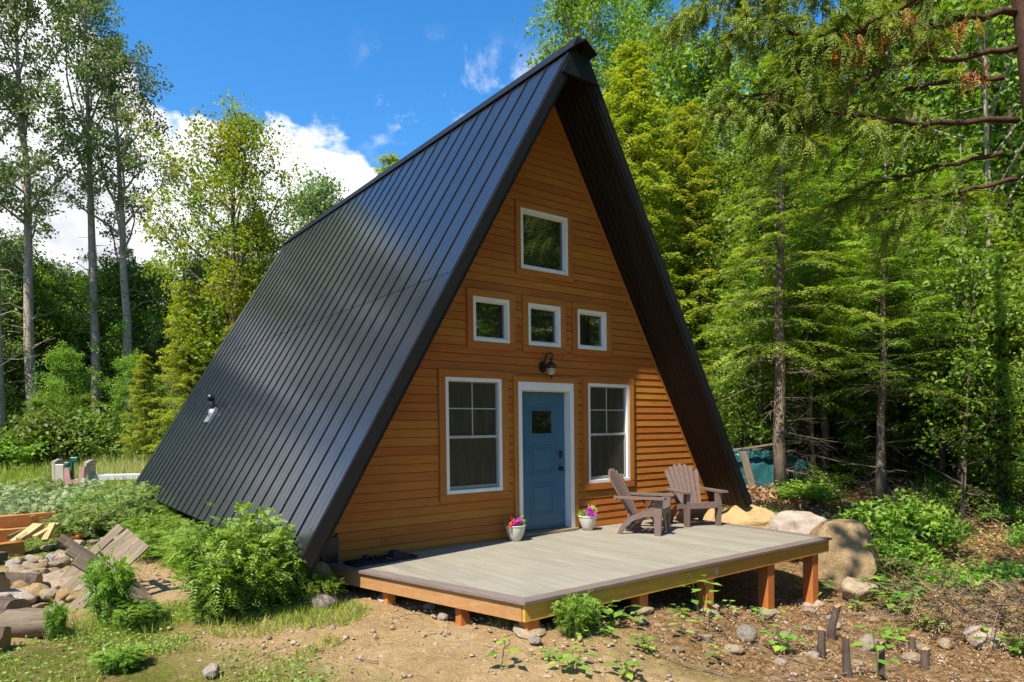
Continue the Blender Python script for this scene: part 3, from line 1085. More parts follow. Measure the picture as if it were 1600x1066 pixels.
# wall lantern over the door
lan = empty('wall_lantern', (0.50, 0, 2.26))
tag(lan, 'bronze wall lantern with ribbed amber glass above the blue door', 'lantern')
mb = MB()
mb.tube([(-.05, .0, .16), (-.05, -.022, .16)], [.062, .058], 20)
o = mb.build('backplate', M['lantern'], lan)
o.scale = (1, 1, 1.35)
o.location = (0, 0, -.056)
mb = MB()
arc = [(-.05, -.02, .17), (-.05, -.05, .19), (-.045, -.06, .26), (-.03, -.09, .33), (0, -.13, .352), (.02, -.155, .325), (.015, -.15, .285), (-.005, -.14, .275), (-.008, -.135, .30)]
mb.tube(arc, [.012, .013, .013, .012, .012, .011, .010, .009, .007], 10)
mb.build('arm', M['lantern'], lan)
mb = MB()
mb.lathe([(.004, .275), (.03, .268), (.034, .255), (.012, .248), (.014, .225), (.034, .215), (.07, .178), (.088, .168), (.086, .158), (.062, .152), (.058, .132)], (0, -.14, 0), 20)
mb.build('cap', M['lantern'], lan)
mb = MB()
mb.lathe([(.054, .140), (.062, .115), (.060, .085), (.048, .05), (.036, .032)], (0, -.14, 0), 20)
mb.build('glass_shade', M['lampglass'], lan)
mb = MB()
mb.lathe([(.040, .036), (.042, .028), (.022, .018), (.010, .010), (.013, .002), (.006, -.012), (.002, -.016)], (0, -.14, 0), 16)
mb.build('finial', M['lantern'], lan)

# ================================================================== THE DECK
deck = empty('timber_deck', (0, 0, 0))
tag(deck, 'low front deck of grey-beige boards with brown border on orange timber posts', 'deck')
LA, LB = Vector((-2.12, -2.83)), Vector((-2.84, 0.0))       # splayed left edge
RA, RB = Vector((3.09, -2.83)), Vector((3.30, 0.0))          # right edge
BW = 0.14
ldir = (LB - LA).normalized()
lnor = Vector((ldir.y, -ldir.x))       # points inwards (+x)
if lnor.x < 0:
    lnor = -lnor
rdir = (RB - RA).normalized()
rnor = Vector((-rdir.y, rdir.x))
if rnor.x > 0:
    rnor = -rnor


def edge_x(A, B, y):
    return A.x + (B.x - A.x) * (y - A.y) / (B.y - A.y)


lo_off = BW / lnor.x
yin = -2.83 + BW
lin = lambda y: edge_x(LA, LB, y) + lo_off + .004
rin = lambda y: edge_x(RA, RB, y) - BW / abs(rnor.x) - .004


def clip_poly(poly, fn):
    """keep points with fn(p) >= 0"""
    outp = []
    for i, p_ in enumerate(poly):
        q_ = poly[(i + 1) % len(poly)]
        a_, c_ = fn(p_), fn(q_)
        if a_ >= 0:
            outp.append(p_)
        if a_ * c_ < 0:
            t_ = a_ / (a_ - c_)
            outp.append((p_[0] + (q_[0] - p_[0]) * t_, p_[1] + (q_[1] - p_[1]) * t_))
    return outp


bwid = .1395
x = -2.84
full = None
while x < 3.3:
    poly = [(x + .003, yin + .004), (x + bwid - .003, yin + .004), (x + bwid - .003, -.012), (x + .003, -.012)]
    c1 = clip_poly(poly, lambda p_: p_[0] - lin(p_[1]))
    c2 = clip_poly(c1, lambda p_: rin(p_[1]) - p_[0]) if c1 else []
    if len(c2) >= 3 and max(p_[1] for p_ in c2) - min(p_[1] for p_ in c2) > .05:
        dz = random.Random(int(x * 1000)).uniform(-.0008, .0008)
        MB().prism(c2, 'z', ZD - .025 + dz, ZD + dz).build('deck_board', M['deck'], deck)
    x += bwid
# brown picture-frame border, mitred
oL = (edge_x(LA, LB, -2.83), -2.83)
iL = (lin(yin) - .004, yin)
oR = (RA.x, -2.83)
iR = (rin(yin) + .004, yin)
xs = 0.95
M['border_y'] = wood('brown_composite_border_long', (0.150, 0.112, 0.092), (0.225, 0.175, 0.145), 'y', 0.8, 0.6, 0.06, 0.3, 0.12)
for pts, mt in (([(oL[0] + .001, oL[1]), (xs - .001, -2.83), (xs - .001, yin), (iL[0] + .001, iL[1])], 'border'),
                ([(xs + .001, -2.83), oR, iR, (xs + .001, yin)], 'border'),
                ([oL, (iL[0] - .001, iL[1]), (edge_x(LA, LB, -.012) + lo_off, -.012), (edge_x(LA, LB, -.012), -.012)], 'border_y'),
                ([(oR[0], oR[1] + .001), (edge_x(RA, RB, -.012), -.012), (rin(-.012) + .004, -.012), (iR[0], iR[1] + .002)], 'border_y')):
    MB().prism(pts, 'z', ZD - .026, ZD + .001).build('border_board', M[mt], deck)
# rim boards
zt, zb_ = ZD - .028, -.150
ins = .030
fy0, fy1 = -2.83 + ins, -2.83 + ins + .038
xl = edge_x(LA, LB, fy0) + ins
xr = edge_x(RA, RB, fy0) - ins
MB().box(xl, .618, fy0, fy1, zb_, zt, .003).build('rim_board', M['rim'], deck)
MB().box(.622, xr, fy0, fy1, zb_, zt, .003).build('rim_board', M['rim'], deck)


def skew_box(name, A, B, nor, t0, t1, y0, y1, mat):
    pts = []
    for off, y in ((t0, y0), (t1, y0), (t1, y1), (t0, y1)):
        pts.append((edge_x(A, B, y) + off * (1 if nor.x > 0 else -1) / abs(nor.x), y))
    return MB().prism(pts, 'z', zb_, zt).build(name, mat, deck)


skew_box('rim_board', LA, LB, lnor, ins, ins + .038, fy1 + .001, -.02, M['rimside'])
skew_box('rim_board', RA, RB, rnor, ins, ins + .038, fy1 + .001, -.02, M['rimside'])
mb = MB()
mb.box(.585, .655, fy0 - .004, fy0 - .0005, -.115, -.02)
for iz in range(4):
    for ix in (-1, 1):
        mb.tube([(.62 + ix * .018, fy0 - .004, -.10 + iz * .022), (.62 + ix * .018, fy0 - .008, -.10 + iz * .022)], [.005, .004], 6)
mb.build('splice_plate', M['steel'], deck)
for i in range(12):
    xx = -1.95 + i * .43
    y0 = max(fy1 + .002, -2.83 + (edge_x(LA, LB, -2.83) + .1 - xx) / (LA.x - LB.x) * 2.83) if xx < -2.0 else fy1 + .002
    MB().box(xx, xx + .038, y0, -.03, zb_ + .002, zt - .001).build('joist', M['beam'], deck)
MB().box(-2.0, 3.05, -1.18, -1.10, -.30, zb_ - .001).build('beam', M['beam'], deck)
posts = [(-1.985, -2.715, .135), (-.53, -2.70, .13), (.55, -2.70, .135), (1.75, -2.70, .14), (2.78, -2.70, .14), (-2.20, -1.95, .10), (-2.46, -.92, .10), (-1.2, -1.14, .12), (.3, -1.14, .12), (1.35, -1.14, .12), (2.5, -1.14, .12)]
for px, py, w in posts:
    g = G(px, py)
    top_ = zb_ - .002 if py < -2 or w < .11 else -.301
    MB().box(px - w / 2, px + w / 2, py - w / 2, py + w / 2, g - .06, top_, .004).build('post', M['post'], deck)

# ================================================================== DECK FURNITURE
def make_chair():
    root = empty('adirondack_chair')
    R_ = M['resin']
    for sx in (-1, 1):
        x = sx * .275
        MB().hexa([(x - .03, -.335, 0), (x + .03, -.335, 0), (x + .03, -.245, 0), (x - .03, -.245, 0),
                   (x - .03, -.36, .535), (x + .03, -.36, .535), (x + .03, -.23, .535), (x - .03, -.23, .535)]).build('leg', R_, root)
        # rear stringer: swept curve from the seat front down to the rear foot
        top_ = [(-.245, .375), (-.05, .345), (.10, .285), (.24, .165), (.33, .0)]
        bot = [(.265, .0), (.19, .115), (.08, .205), (-.06, .262), (-.245, .29)]
        MB().prism(top_ + bot, 'x', x - .026, x + .026).build('leg', R_, root)
        xa_ = sx * .315
        mb = MB()
        w0, w1 = .075, .05
        mb.prism([(xa_ - w0, -.41), (xa_ + w0, -.41), (xa_ + w0, -.20), (xa_ + w1, .34), (xa_ - w1 + sx * .0, .34), (xa_ - w0, -.20)], 'z', .537, .567)
        mb.build('armrest', R_, root)
    for i in range(6):
        y = -.335 + i * .082
        zz = .385 - .02 * i - .0052 * i * i
        z2 = .385 - .02 * (i + .9) - .0052 * (i + .9) ** 2
        hwid = .245
        MB().hexa([(-hwid, y, zz - .022), (hwid, y, zz - .022), (hwid, y + .074, z2 - .022), (-hwid, y + .074, z2 - .022),
                   (-hwid, y, zz), (hwid, y, zz), (hwid, y + .074, z2), (-hwid, y + .074, z2)]).build('seat_slat', R_, root)
    MB().box(-.247, .247, -.352, -.337, .29, .392, .004).build('apron', R_, root)
    # fan back of seven slats
    b0, b1 = Vector((0, .115, .20)), Vector((0, .50, .97))
    for i in range(7):
        t = (i - 3) / 3
        xb0, xb1 = t * .175, t * .275
        top_ = b0.lerp(b1, 1.0 - .13 * t * t)
        wb, wt = .024, .038
        lean = .018 * t * t
        n_ = Vector((0, -.022, .011))
        A_ = Vector((xb0, b0.y - lean, b0.z))
        B_ = Vector((xb1, top_.y - lean, top_.z))
        m_ = A_.lerp(B_, .94)
        pts = [A_ - Vector((wb, 0, 0)), A_ + Vector((wb, 0, 0)), m_ + Vector((wt, 0, 0)), B_ + Vector((wt * .55, 0, 0)), B_ - Vector((wt * .55, 0, 0)), m_ - Vector((wt, 0, 0))]
        mb = MB()
        k_ = len(pts)
        mb.poly([tuple(p_) for p_ in pts] + [tuple(p_ - n_) for p_ in pts],
                [tuple(range(k_)), tuple(range(2 * k_ - 1, k_ - 1, -1))] + [(j, j + k_, (j + 1) % k_ + k_, (j + 1) % k_) for j in range(k_)])
        mb.build('back_slat', R_, root)
    MB().box(-.30, .30, .345, .375, .505, .565, .004).build('back_brace', R_, root)
    MB().box(-.255, .255, .148, .178, .225, .285, .004).build('back_brace', R_, root)
    return root


GCH = 'adirondack chairs on the deck'
ch1 = make_chair()
tag(ch1, 'taupe adirondack chair seen from the side, nearer the blue door', 'chair', GCH)
ch1.location = (1.60, -.85, ZD + .001)
ch1.scale = (.94, .94, .94)
ch1.rotation_euler = (0, 0, .47)
ch2 = copy_tree(ch1)
tag(ch2, 'taupe adirondack chair facing forward at the deck end beside the ochre boulder', 'chair', GCH)
ch2.location = (2.80, -.80, ZD + .001)
ch2.rotation_euler = (0, 0, -.42)

tb = empty('side_table', (2.22, -.52, ZD + .001))
tag(tb, 'small dark folding side table between the two chairs', 'table')
MB().box(-.23, .23, -.2, .2, .452, .482, .008).build('table_top', M['tabledark'], tb)
for sx in (-1, 1):
    for sg in (-1, 1):
        MB().tube([(sx * .17, sg * .17, 0), (sx * .17, -sg * .14, .455)] if sx > 0 else [(sx * .15, sg * .17, 0), (sx * .15, -sg * .14, .455)], .013, 8).build('leg', M['tabledark'], tb)


def make_pot(label, x, y, reds, seed):
    root = empty('flower_pot', (x, y, ZD + .001))
    tag(root, label, 'flower pot', 'flower pots by the door')
    mb = MB()
    mb.lathe([(.062, 0), (.072, .006), (.095, .05), (.122, .12), (.134, .175), (.136, .195), (.143, .20), (.143, .214), (.128, .214), (.122, .19), (.1, .185)], (0, 0, 0), 28)
    mb.build('pot', M['ceramic'], root)
    MB().lathe([(.12, .185), (.06, .198), (.001, .20)], (0, 0, 0), 16).build('soil', M['soil'], root)
    r = np.random.default_rng(seed)
    lv = Leaves(seed)
    for _ in range(90):
        a_, rr = r.random() * 2 * PI, .12 * math.sqrt(r.random())
        lv.add((rr * math.cos(a_), rr * math.sin(a_), .2 + r.random() * .07), (math.cos(a_), math.sin(a_), r.uniform(.1, 1.2)), r.normal(size=3) + [0, 0, 1], r.uniform(.04, .07), .025)
    for _ in range(26):
        a_ = r.uniform(-1.1, 1.0)
        lv.add((.05 * math.cos(a_) + .02, .05 * math.sin(a_), .22 + r.random() * .10), (math.cos(a_) * .7, math.sin(a_) * .7, r.uniform(.4, 1.2)), r.normal(size=3), r.uniform(.05, .085), .022, .95)
    place('foliage', lv.mesh('pot_foliage', M['seedling']), root)

    def blooms(name, mat, cs, n, sp, seed2):
        lv2 = Leaves(seed2)
        rr_ = np.random.default_rng(seed2)
        for _ in range(n):
            c_ = np.array(cs) + rr_.normal(size=3) * sp
            up_ = rr_.normal(size=3) * .35 + [-.25, -.5, .75]
            e1 = np.cross(up_, [0.3, 1, .2])
            e1 /= np.linalg.norm(e1)
            e2 = np.cross(up_, e1)
            e2 /= np.linalg.norm(e2)
            for q_ in range(5):
                an = q_ * 2 * PI / 5
                d_ = e1 * math.cos(an) + e2 * math.sin(an) + up_ * .25
                lv2.add(c_, d_, up_, .036, .034)
        place(name, lv2.mesh(name, mat), root)
    blooms('petunia_bloom', M['petunia'], (.0, -.06, .262), 22, .034, seed + 1)
    if reds:
        blooms('red_bloom', M['redpetal'], (-.085, -.04, .285), 12, .022, seed + 2)
        blooms('red_bloom', M['redpetal'], (-.125, -.05, .232), 5, .012, seed + 3)
    else:
        blooms('yellow_bloom', M['yellowpetal'], (.115, -.02, .26), 4, .018, seed + 4)


make_pot('cream pot with magenta and red flowers left of the blue door', -.23, -.22, True, 5)
make_pot('cream pot with only magenta flowers right of the blue door', 1.15, -.17, False, 15)

# boot tray and the shoes on it
tray = empty('boot_tray', (-2.24, -.285, ZD + .001), .06)
tag(tray, 'black rubber boot tray lying by the siding at the deck corner', 'tray')
MB().box(-.40, .40, -.15, .15, 0, .006).build('tray_base', M['rubber'], tray)
mb = MB()
mb.box(-.40, .40, -.15, -.138, .006, .028)
mb.box(-.40, .40, .138, .15, .006, .028)
mb.box(-.40, -.388, -.138, .138, .006, .028)
mb.box(.388, .40, -.138, .138, .006, .028)
mb.build('tray_rim', M['rubber'], tray)


def make_shoe(label, x, y, rz, mat, acc, kind, L=.25):
    root = empty(kind, (x, y, ZD + .0085), rz)
    tag(root, label, 'shoe' if kind == 'sneaker' else 'sandal', 'shoes on the boot tray')
    sole = [(-.5, -.11), (-.3, -.14), (0, -.12), (.25, -.17), (.45, -.12), (.5, 0), (.45, .11), (.25, .14), (0, .11), (-.3, .13), (-.5, .10)]
    MB().prism([(a_ * L, c_ * L) for a_, c_ in sole], 'z', 0, .018).build('sole', M[acc], root)
    if kind == 'sneaker':
        mb = MB()
        rings = [(-.47, .26, .09), (-.30, .30, .11), (-.10, .30, .115), (.10, .25, .12), (.30, .15, .135), (.46, .08, .09)]
        for (a0, h0, w0), (a1, h1, w1) in zip(rings[:-1], rings[1:]):
            mb.hexa([(a0 * L, -w0 * L, .018), (a1 * L, -w1 * L, .018), (a1 * L, w1 * L, .018), (a0 * L, w0 * L, .018),
                     (a0 * L, -w0 * L * .55, .018 + h0 * L), (a1 * L, -w1 * L * .6, .018 + h1 * L), (a1 * L, w1 * L * .6, .018 + h1 * L), (a0 * L, w0 * L * .55, .018 + h0 * L)])
        mb.build('upper', M[mat], root)
        mb = MB()
        for q_ in range(4):
            xx = (.02 + q_ * .07) * L
            zz = .018 + (.272 - q_ * .032) * L
            mb.tube([(xx, -.07 * L, zz - .012), (xx, 0, zz + .004), (xx, .07 * L, zz - .012)], .004, 5)
        mb.build('laces', M['pinkshoe'], root)
    else:
        mb = MB()
        for q_ in (.05, .26):
            arc_ = [(q_ * L, math.cos(t_) * .13 * L, .018 + math.sin(t_) * .19 * L) for t_ in np.linspace(PI, 0, 7)]
            mb.tube(arc_, .009, 6)
        mb.build('strap', M[mat], root)


make_shoe('dark sneaker with pink sole nearest the siding on the boot tray', -2.03, -.24, .35, 'shoe', 'pinkshoe', 'sneaker')
make_shoe('dark sneaker with pink laces in front on the boot tray', -2.02, -.36, .15, 'shoe', 'pinkshoe', 'sneaker')
make_shoe('black sandal at the far left end of the boot tray', -2.44, -.24, .5, 'rubber', 'shoe', 'sandal')
make_shoe('black sandal in front of the other one on the boot tray', -2.39, -.35, .3, 'rubber', 'shoe', 'sandal')

# ================================================================== TREES
def unit(v):
    v = np.asarray(v, float)
    return v / (np.linalg.norm(v) + 1e-9)


def broad_tree(seed, H, r0, zb, R, nlimb, sub, nleaf, L, leaf, bark, crad=.45, elev=(30, 65), wob=.02, shape='oval', fork=0.0, up=.35, bare=0, tj=.5, tl=.97):
    """trunk with limbs (one mesh) and a crown of leaf clumps (one mesh)"""
    r = np.random.default_rng(seed)
    mb = MB()
    lv = Leaves(seed + 1)
    n = 9
    zs = np.linspace(-.25, H * tl, n)
    path = np.stack([np.cumsum(r.normal(size=n)) * wob * H / 6, np.cumsum(r.normal(size=n)) * wob * H / 6, zs], 1)
    path[0, :2] = 0
    path[1, :2] *= .3
    rad = r0 * (1 - (zs.clip(0) / H)) ** .75 + .012
    rad[0] *= 1.35
    mb.tube(path, rad, 9)

    def onp(z):
        return np.array([np.interp(z, zs, path[:, k]) for k in range(3)]), float(np.interp(z, zs, rad))
    cents = []
    ga = r.random() * 6
    for i in range(nlimb):
        f = (i + r.random() * .8) / nlimb
        z = zb + (H * .97 - zb) * f
        o, ro = onp(z)
        ga += 2.4 + r.normal() * .3
        el = math.radians(elev[0] + (elev[1] - elev[0]) * f + r.normal() * 7)
        if shape == 'oval':
            pr = math.sin(PI * (0.18 + .80 * f)) ** .7
        elif shape == 'top':
            pr = (.35 + .65 * math.sin(PI * min(1, .15 + f * .95))) if f < .9 else .5
        else:
            pr = 1 - .75 * f
        ln = R * pr * r.uniform(.7, 1.2) / max(.45, math.cos(el))
        ln = min(ln, (H - z) / max(.2, math.sin(el)) + .6)
        d = np.array([math.cos(ga) * math.cos(el), math.sin(ga) * math.cos(el), math.sin(el)])
        pts = [o]
        cur = d.copy()
        for q in range(4):
            cur = unit(cur + r.normal(size=3) * .13 + [0, 0, .10])
            pts.append(pts[-1] + cur * ln / 4)
        pts = np.array(pts)
        mb.tube(pts, np.linspace(min(ro * .6, .012 + ln * .014), .008, 5), 5, cap=False)
        for q in range(sub):
            t = r.uniform(.3, 1.0)
            b0_ = np.array([np.interp(t * 4, range(5), pts[:, k]) for k in range(3)])
            dd = unit(unit(pts[-1] - pts[0]) * .6 + r.normal(size=3) * .7 + [0, 0, .15])
            sl = ln * .32 * r.uniform(.5, 1.2) * (1.15 - t * .4) + .15
            e = b0_ + dd * sl
            mb.tube([b0_, (b0_ + e) / 2 + r.normal(size=3) * .04, e], [.011, .008, .005], 3, cap=False)
            cents += [e, b0_ * .35 + e * .65 + r.normal(size=3) * .1]
        cents.append(pts[-1])
    for q in range(bare):
        z = zb * r.uniform(.35, 1.0)
        o, ro = onp(z)
        a_ = r.random() * 6.28
        d = np.array([math.cos(a_), math.sin(a_), r.uniform(-.1, .7)])
        ln = r.uniform(.5, 1.7)
        mid = o + d * ln * .5 + r.normal(size=3) * .08
        mb.tube([o, mid, mid + unit(d + r.normal(size=3) * .5) * ln * .5], [.022, .013, .005], 4, cap=False)
    lv.cluster(np.array(cents), nleaf, crad, L, up=up, tj=tj)
    return mb.mesh('tree_trunk', bark, fix=False), lv.mesh('tree_crown', leaf)


def conifer(seed, H, r0, zb, R, step, per, leaf, bark, droop=.35, rise=12, fl=.34, nlf=5, leafL=.13, leafW=.035, deadn=0, power=.8, fdens=.17, fang=.95, hang=.25, tops=.2):
    r = np.random.default_rng(seed)
    mb = MB()
    lv = Leaves(seed + 1)
    n = 8
    zs = np.linspace(-.25, H - .1, n)
    path = np.stack([np.cumsum(r.normal(size=n)) * .004 * H, np.cumsum(r.normal(size=n)) * .004 * H, zs], 1)
    path[0, :2] = 0
    rad = r0 * (1 - zs.clip(0) / H) ** .85 + .010
    rad[0] *= 1.25
    mb.tube(path, rad, 9)
    O, D, Ln, T = [], [], [], []
    z = zb
    while z < H - .12:
        f = (z - zb) / (H - zb)
        base = np.array([np.interp(z, zs, path[:, k]) for k in range(3)])
        a0 = r.random() * 6.28
        for k in range(per if f < .85 else max(3, per - 2)):
            if r.random() < .07:
                continue
            a_ = a0 + k * 6.283 / per + r.normal() * .22
            ln = R * (1 - f) ** power * r.uniform(.62, 1.12) + tops
            if f < .12:
                ln *= r.uniform(.6, 1.0)
            el = math.radians(rise + 30 * f + r.normal() * 6)
            d = np.array([math.cos(a_) * math.cos(el), math.sin(a_) * math.cos(el), math.sin(el)])
            zz = base + [0, 0, r.normal() * .07]
            m = 6
            tt = np.linspace(0, 1, m)
            pts = zz + d * (ln * tt)[:, None] + np.array([0, 0, -1.0]) * (droop * ln * tt ** 2)[:, None]
            mb.tube(pts[[0, 2, 4]], [.010 + ln * .006, .010, .004], 3, cap=False)
            side = unit(np.cross(d, [0, 0, 1]))
            nf = max(3, int(ln / fdens))
            bt = r.random()
            for q in range(nf):
                t = .16 + .84 * (q + r.random() * .6) / nf
                p = np.array([np.interp(t * (m - 1), range(m), pts[:, k2]) for k2 in range(3)])
                tan = unit(d + np.array([0, 0, -2 * droop * t]))
                for sg in (-1, 1):
                    O.append(p)
                    D.append(unit(tan * .62 + side * sg * .8 + r.normal(size=3) * .16 + [0, 0, .02]))
                    Ln.append((fl * ln * (1.08 - t) + .13) * r.uniform(.75, 1.2))
                    T.append(np.clip(bt * .55 + .35 * t + r.normal() * .1, 0, 1))
            O.append(pts[-2])
            D.append(unit(pts[-1] - pts[-2]))
            Ln.append(.25 + ln * .12)
            T.append(np.clip(bt * .5 + .45, 0, 1))
        z += step * r.uniform(.75, 1.25) * (1 - .35 * f)
    lv.frond(np.array(O), np.array(D), np.array(Ln), nlf, leafL, leafW, hang, .45, fang, T=np.array(T))
    if deadn:
        for q in range(deadn):
            z = zb * r.uniform(.18, 1.05)
            a_ = r.random() * 6.28
            o = np.array([0, 0, z])
            d = np.array([math.cos(a_), math.sin(a_), r.uniform(-.35, .25)])
            ln = r.uniform(.4, 1.5)
            mid = o + d * ln * .55 + r.normal(size=3) * .05
            e = mid + unit(d + [0, 0, -.3] + r.normal(size=3) * .3) * ln * .5
            mb.tube([o, mid, e], [.014, .009, .003], 3, cap=False)
            for w in range(3):
                s_ = o + (mid - o) * r.uniform(.4, 1)
                mb.tube([s_, s_ + unit(d + r.normal(size=3) * .8) * ln * .35], [.006, .003], 3, cap=False)
    return mb.mesh('tree_trunk', bark, fix=False), lv.mesh('tree_crown', leaf)


def tree(kind, meshes, label, x, y, rz=0.0, sc=1.0, group=None, sz=None, tilt=(0, 0), z=None):
    root = empty(kind, (x, y, G(x, y) if z is None else z), rz)
    root.rotation_euler = (tilt[0], tilt[1], rz)
    root.scale = (sc, sc, sz or sc)
    tag(root, label, 'tree', group)
    place('trunk', meshes[0], root)
    place('crown', meshes[1], root)
    return root


# ---- tall grey aspens on the left, each grown on its own
GA = 'tall bare-trunked aspens at the wood edge'
AB, AL = M['aspenbark'], M['aspenleaf']
asp1 = broad_tree(11, 20.6, .22, 11.2, 2.6, 19, 8, 27, .15, AL, AB, .27, (48, 72), .012, 'top', bare=22)
asp2 = broad_tree(23, 17.4, .22, 8.2, 3.2, 18, 9, 27, .15, AL, AB, .28, (40, 66), .012, 'top', bare=22)
asp3 = broad_tree(37, 20.0, .22, 8.0, 2.6, 22, 9, 27, .15, AL, AB, .28, (38, 65), .016, 'top', bare=16)
asp4 = broad_tree(41, 19.4, .22, 9.0, 2.4, 20, 9, 27, .15, AL, AB, .28, (40, 68), .014, 'top', bare=14)
tree('aspen_tree', asp1, 'tall grey aspen with open high crown, left of the cabin against the cloud', -2.45, 27.7, .6, 1.0, GA)
tree('aspen_tree', asp2, 'tall grey aspen nearest the cabin roof, its crown leaning right over the cloud', -1.10, 26.8, 2.2, 1.0, GA, tilt=(0, .035))
tree('aspen_tree', asp3, 'tall leafy aspen second from the left picture edge', -4.75, 27.0, .0, 1.0, GA)
tree('aspen_tree', asp4, 'tall aspen at the extreme left picture edge, trunk partly cut off', -5.85, 25.3, 4.0, 1.0, GA)
tree('aspen_tree', asp1, 'aspen at the left behind the leafy one, its top lost in leaves', -7.6, 31.0, 3.5, .80, GA)

# ---- yellow-green maple behind the roof's rear corner
map1 = broad_tree(51, 11.6, .15, 1.4, 3.0, 34, 10, 26, .135, M['mapleleaf'], M['darktrunk'], .33, (22, 62), .012, 'oval', tj=.45)
tree('maple_tree', map1, 'yellow-green maple with orange tinted leaves just behind the roof', 1.05, 18.0, .3, 1.0)
map2 = broad_tree(57, 9.4, .13, 1.0, 2.8, 34, 10, 28, .135, M['mapleleaf'], M['darktrunk'], .33, (15, 60), .012, 'oval', tj=.45)
tree('maple_tree', map2, 'lower bushy maple tucked behind the taller yellow-green maple', 2.4, 19.6, 1.9, .95)
ced_y = conifer(61, 8.4, .12, .5, 1.9, .30, 7, M['cedarleaf'], M['darktrunk'], droop=.18, rise=8, fl=.36, nlf=4, leafL=.17, leafW=.06, power=.6, hang=.5)
tree('cedar_tree', ced_y, 'yellow-green cedar filling the edge beside the rear roof foot', -.35, 18.4, .2, .80)
tree('cedar_tree', ced_y, 'short yellow-green cedar left of the maple', -1.5, 20.8, 2.2, .50)
tree('cedar_tree', ced_y, 'yellow-green cedar half hidden behind the rear roof slope', .9, 16.2, 4.0, .80)

# ---- wood filling both sides, several kinds shared between copies
dec1 = broad_tree(71, 10.5, .13, 1.2, 2.7, 30, 8, 30, .17, M['darkleaf'], M['darktrunk'], .42, (18, 60), .012)
dec2 = broad_tree(73, 11.0, .13, 1.0, 2.8, 30, 8, 30, .17, M['broadleaf'], M['darktrunk'], .42, (18, 60), .012)
dec3 = broad_tree(77, 10.0, .10, 1.6, 2.3, 26, 9, 28, .155, M['aspenleaf'], AB, .42, (30, 65), .014)
spr1 = conifer(81, 13.0, .16, 1.0, 2.0, .42, 7, M['spruceleaf'], M['darktrunk'], droop=.45, rise=8, nlf=4, leafL=.20, leafW=.065, power=.9)
fir1 = conifer(83, 11.0, .14, 1.4, 2.1, .40, 7, M['firleaf'], M['firbark'], droop=.30, rise=10, nlf=5, leafL=.16, leafW=.05, deadn=14)
ced1 = conifer(85, 12.0, .17, .8, 2.1, .34, 7, M['cedarleaf'], M['cedarbark'], droop=.22, rise=6, fl=.36, nlf=4, leafL=.17, leafW=.06, power=.55, hang=.55)
KIND = {'dec1': ('broadleaf_tree', dec1), 'dec2': ('broadleaf_tree', dec2), 'dec3': ('aspen_tree', dec3), 'spr1': ('spruce_tree', spr1), 'fir1': ('fir_tree', fir1), 'ced1': ('cedar_tree', ced1)}
WORD = {'dec1': 'dark green leafy tree', 'dec2': 'bright green leafy tree', 'dec3': 'pale stemmed young aspen', 'spr1': 'dark pointed spruce', 'fir1': 'mid green fir', 'ced1': 'yellow-green cedar'}


def seen(x, y, zt):
    d = Vector((x, y, 2.0)) - CAM
    dep = d.dot(FWD)
    return dep > 4 and abs(d.dot(RGT) / dep) < .84


def wood_fill(xr, yr, stepd, kinds, scl, grp, where, seed, skip):
    r = random.Random(seed)
    y = yr[0]
    row = 0
    while y < yr[1]:
        x = xr[0] + (row % 2) * stepd * .5
        while x < xr[1]:
            px, py = x + r.uniform(-.38, .38) * stepd, y + r.uniform(-.38, .38) * stepd
            x += stepd
            s = r.uniform(*scl)
            kn = r.choice(kinds)
            if skip(px, py) or not seen(px, py, 10):
                continue
            nm, me = KIND[kn]
            tree(nm, me, WORD[kn] + ' ' + where, px, py, r.random() * 6.28, s, grp + ', ' + WORD[kn] + 's')
        y += stepd * .86
        row += 1


GLB = 'trees of the wood behind the left meadow'
GRB = 'trees of the wood right of the cabin'
wood_fill((-16, 14), (29.5, 40), 2.9, ['dec1', 'dec1', 'dec2', 'dec3', 'spr1', 'dec2'], (.62, .92), GLB, 'in the wood behind the left meadow', 5, lambda x, y: False)
wood_fill((-11, 6), (28.6, 33), 2.2, ['dec1', 'dec2', 'dec2', 'dec3', 'dec2'], (.50, .80), GLB, 'in the wood behind the left meadow', 6,
          lambda x, y: any(math.hypot(x - a, y - c) < 1.3 for a, c in ((-2.45, 27.7), (-1.1, 26.8), (-4.75, 27), (-5.85, 25.3))))
wood_fill((14, 40), (14, 42), 3.6, ['dec2', 'ced1', 'dec2', 'spr1', 'dec3', 'dec2'], (1.15, 1.6), GRB, 'in the wood right of the cabin', 8, lambda x, y: (x - 14) * .6 + (y - 14) < 3 or ((x - CAM.x) * RGT.x + (y - CAM.y) * RGT.y) < .08 * ((x - CAM.x) * FWD.x + (y - CAM.y) * FWD.y))
wood_fill((12, 36), (-8, 14), 3.0, ['dec2', 'ced1', 'dec2', 'ced1', 'fir1', 'dec2', 'dec3'], (.95, 1.4), GRB, 'in the wood right of the cabin', 9,
          lambda x, y: x < 14.2 or (y < -4.5 and x < 15) or math.hypot(x - 13, y + 1.5) < 1.4)

wood_fill((-11, 4), (23.6, 28.4), 1.9, ['dec2', 'dec3', 'dec2'], (.22, .42), 'saplings among the aspen trunks', 'grown low among the tall aspen trunks', 16,
          lambda x, y: any(math.hypot(x - a, y - c) < .8 for a, c in ((-2.45, 27.7), (-1.1, 26.8), (-4.75, 27), (-5.85, 25.3))))

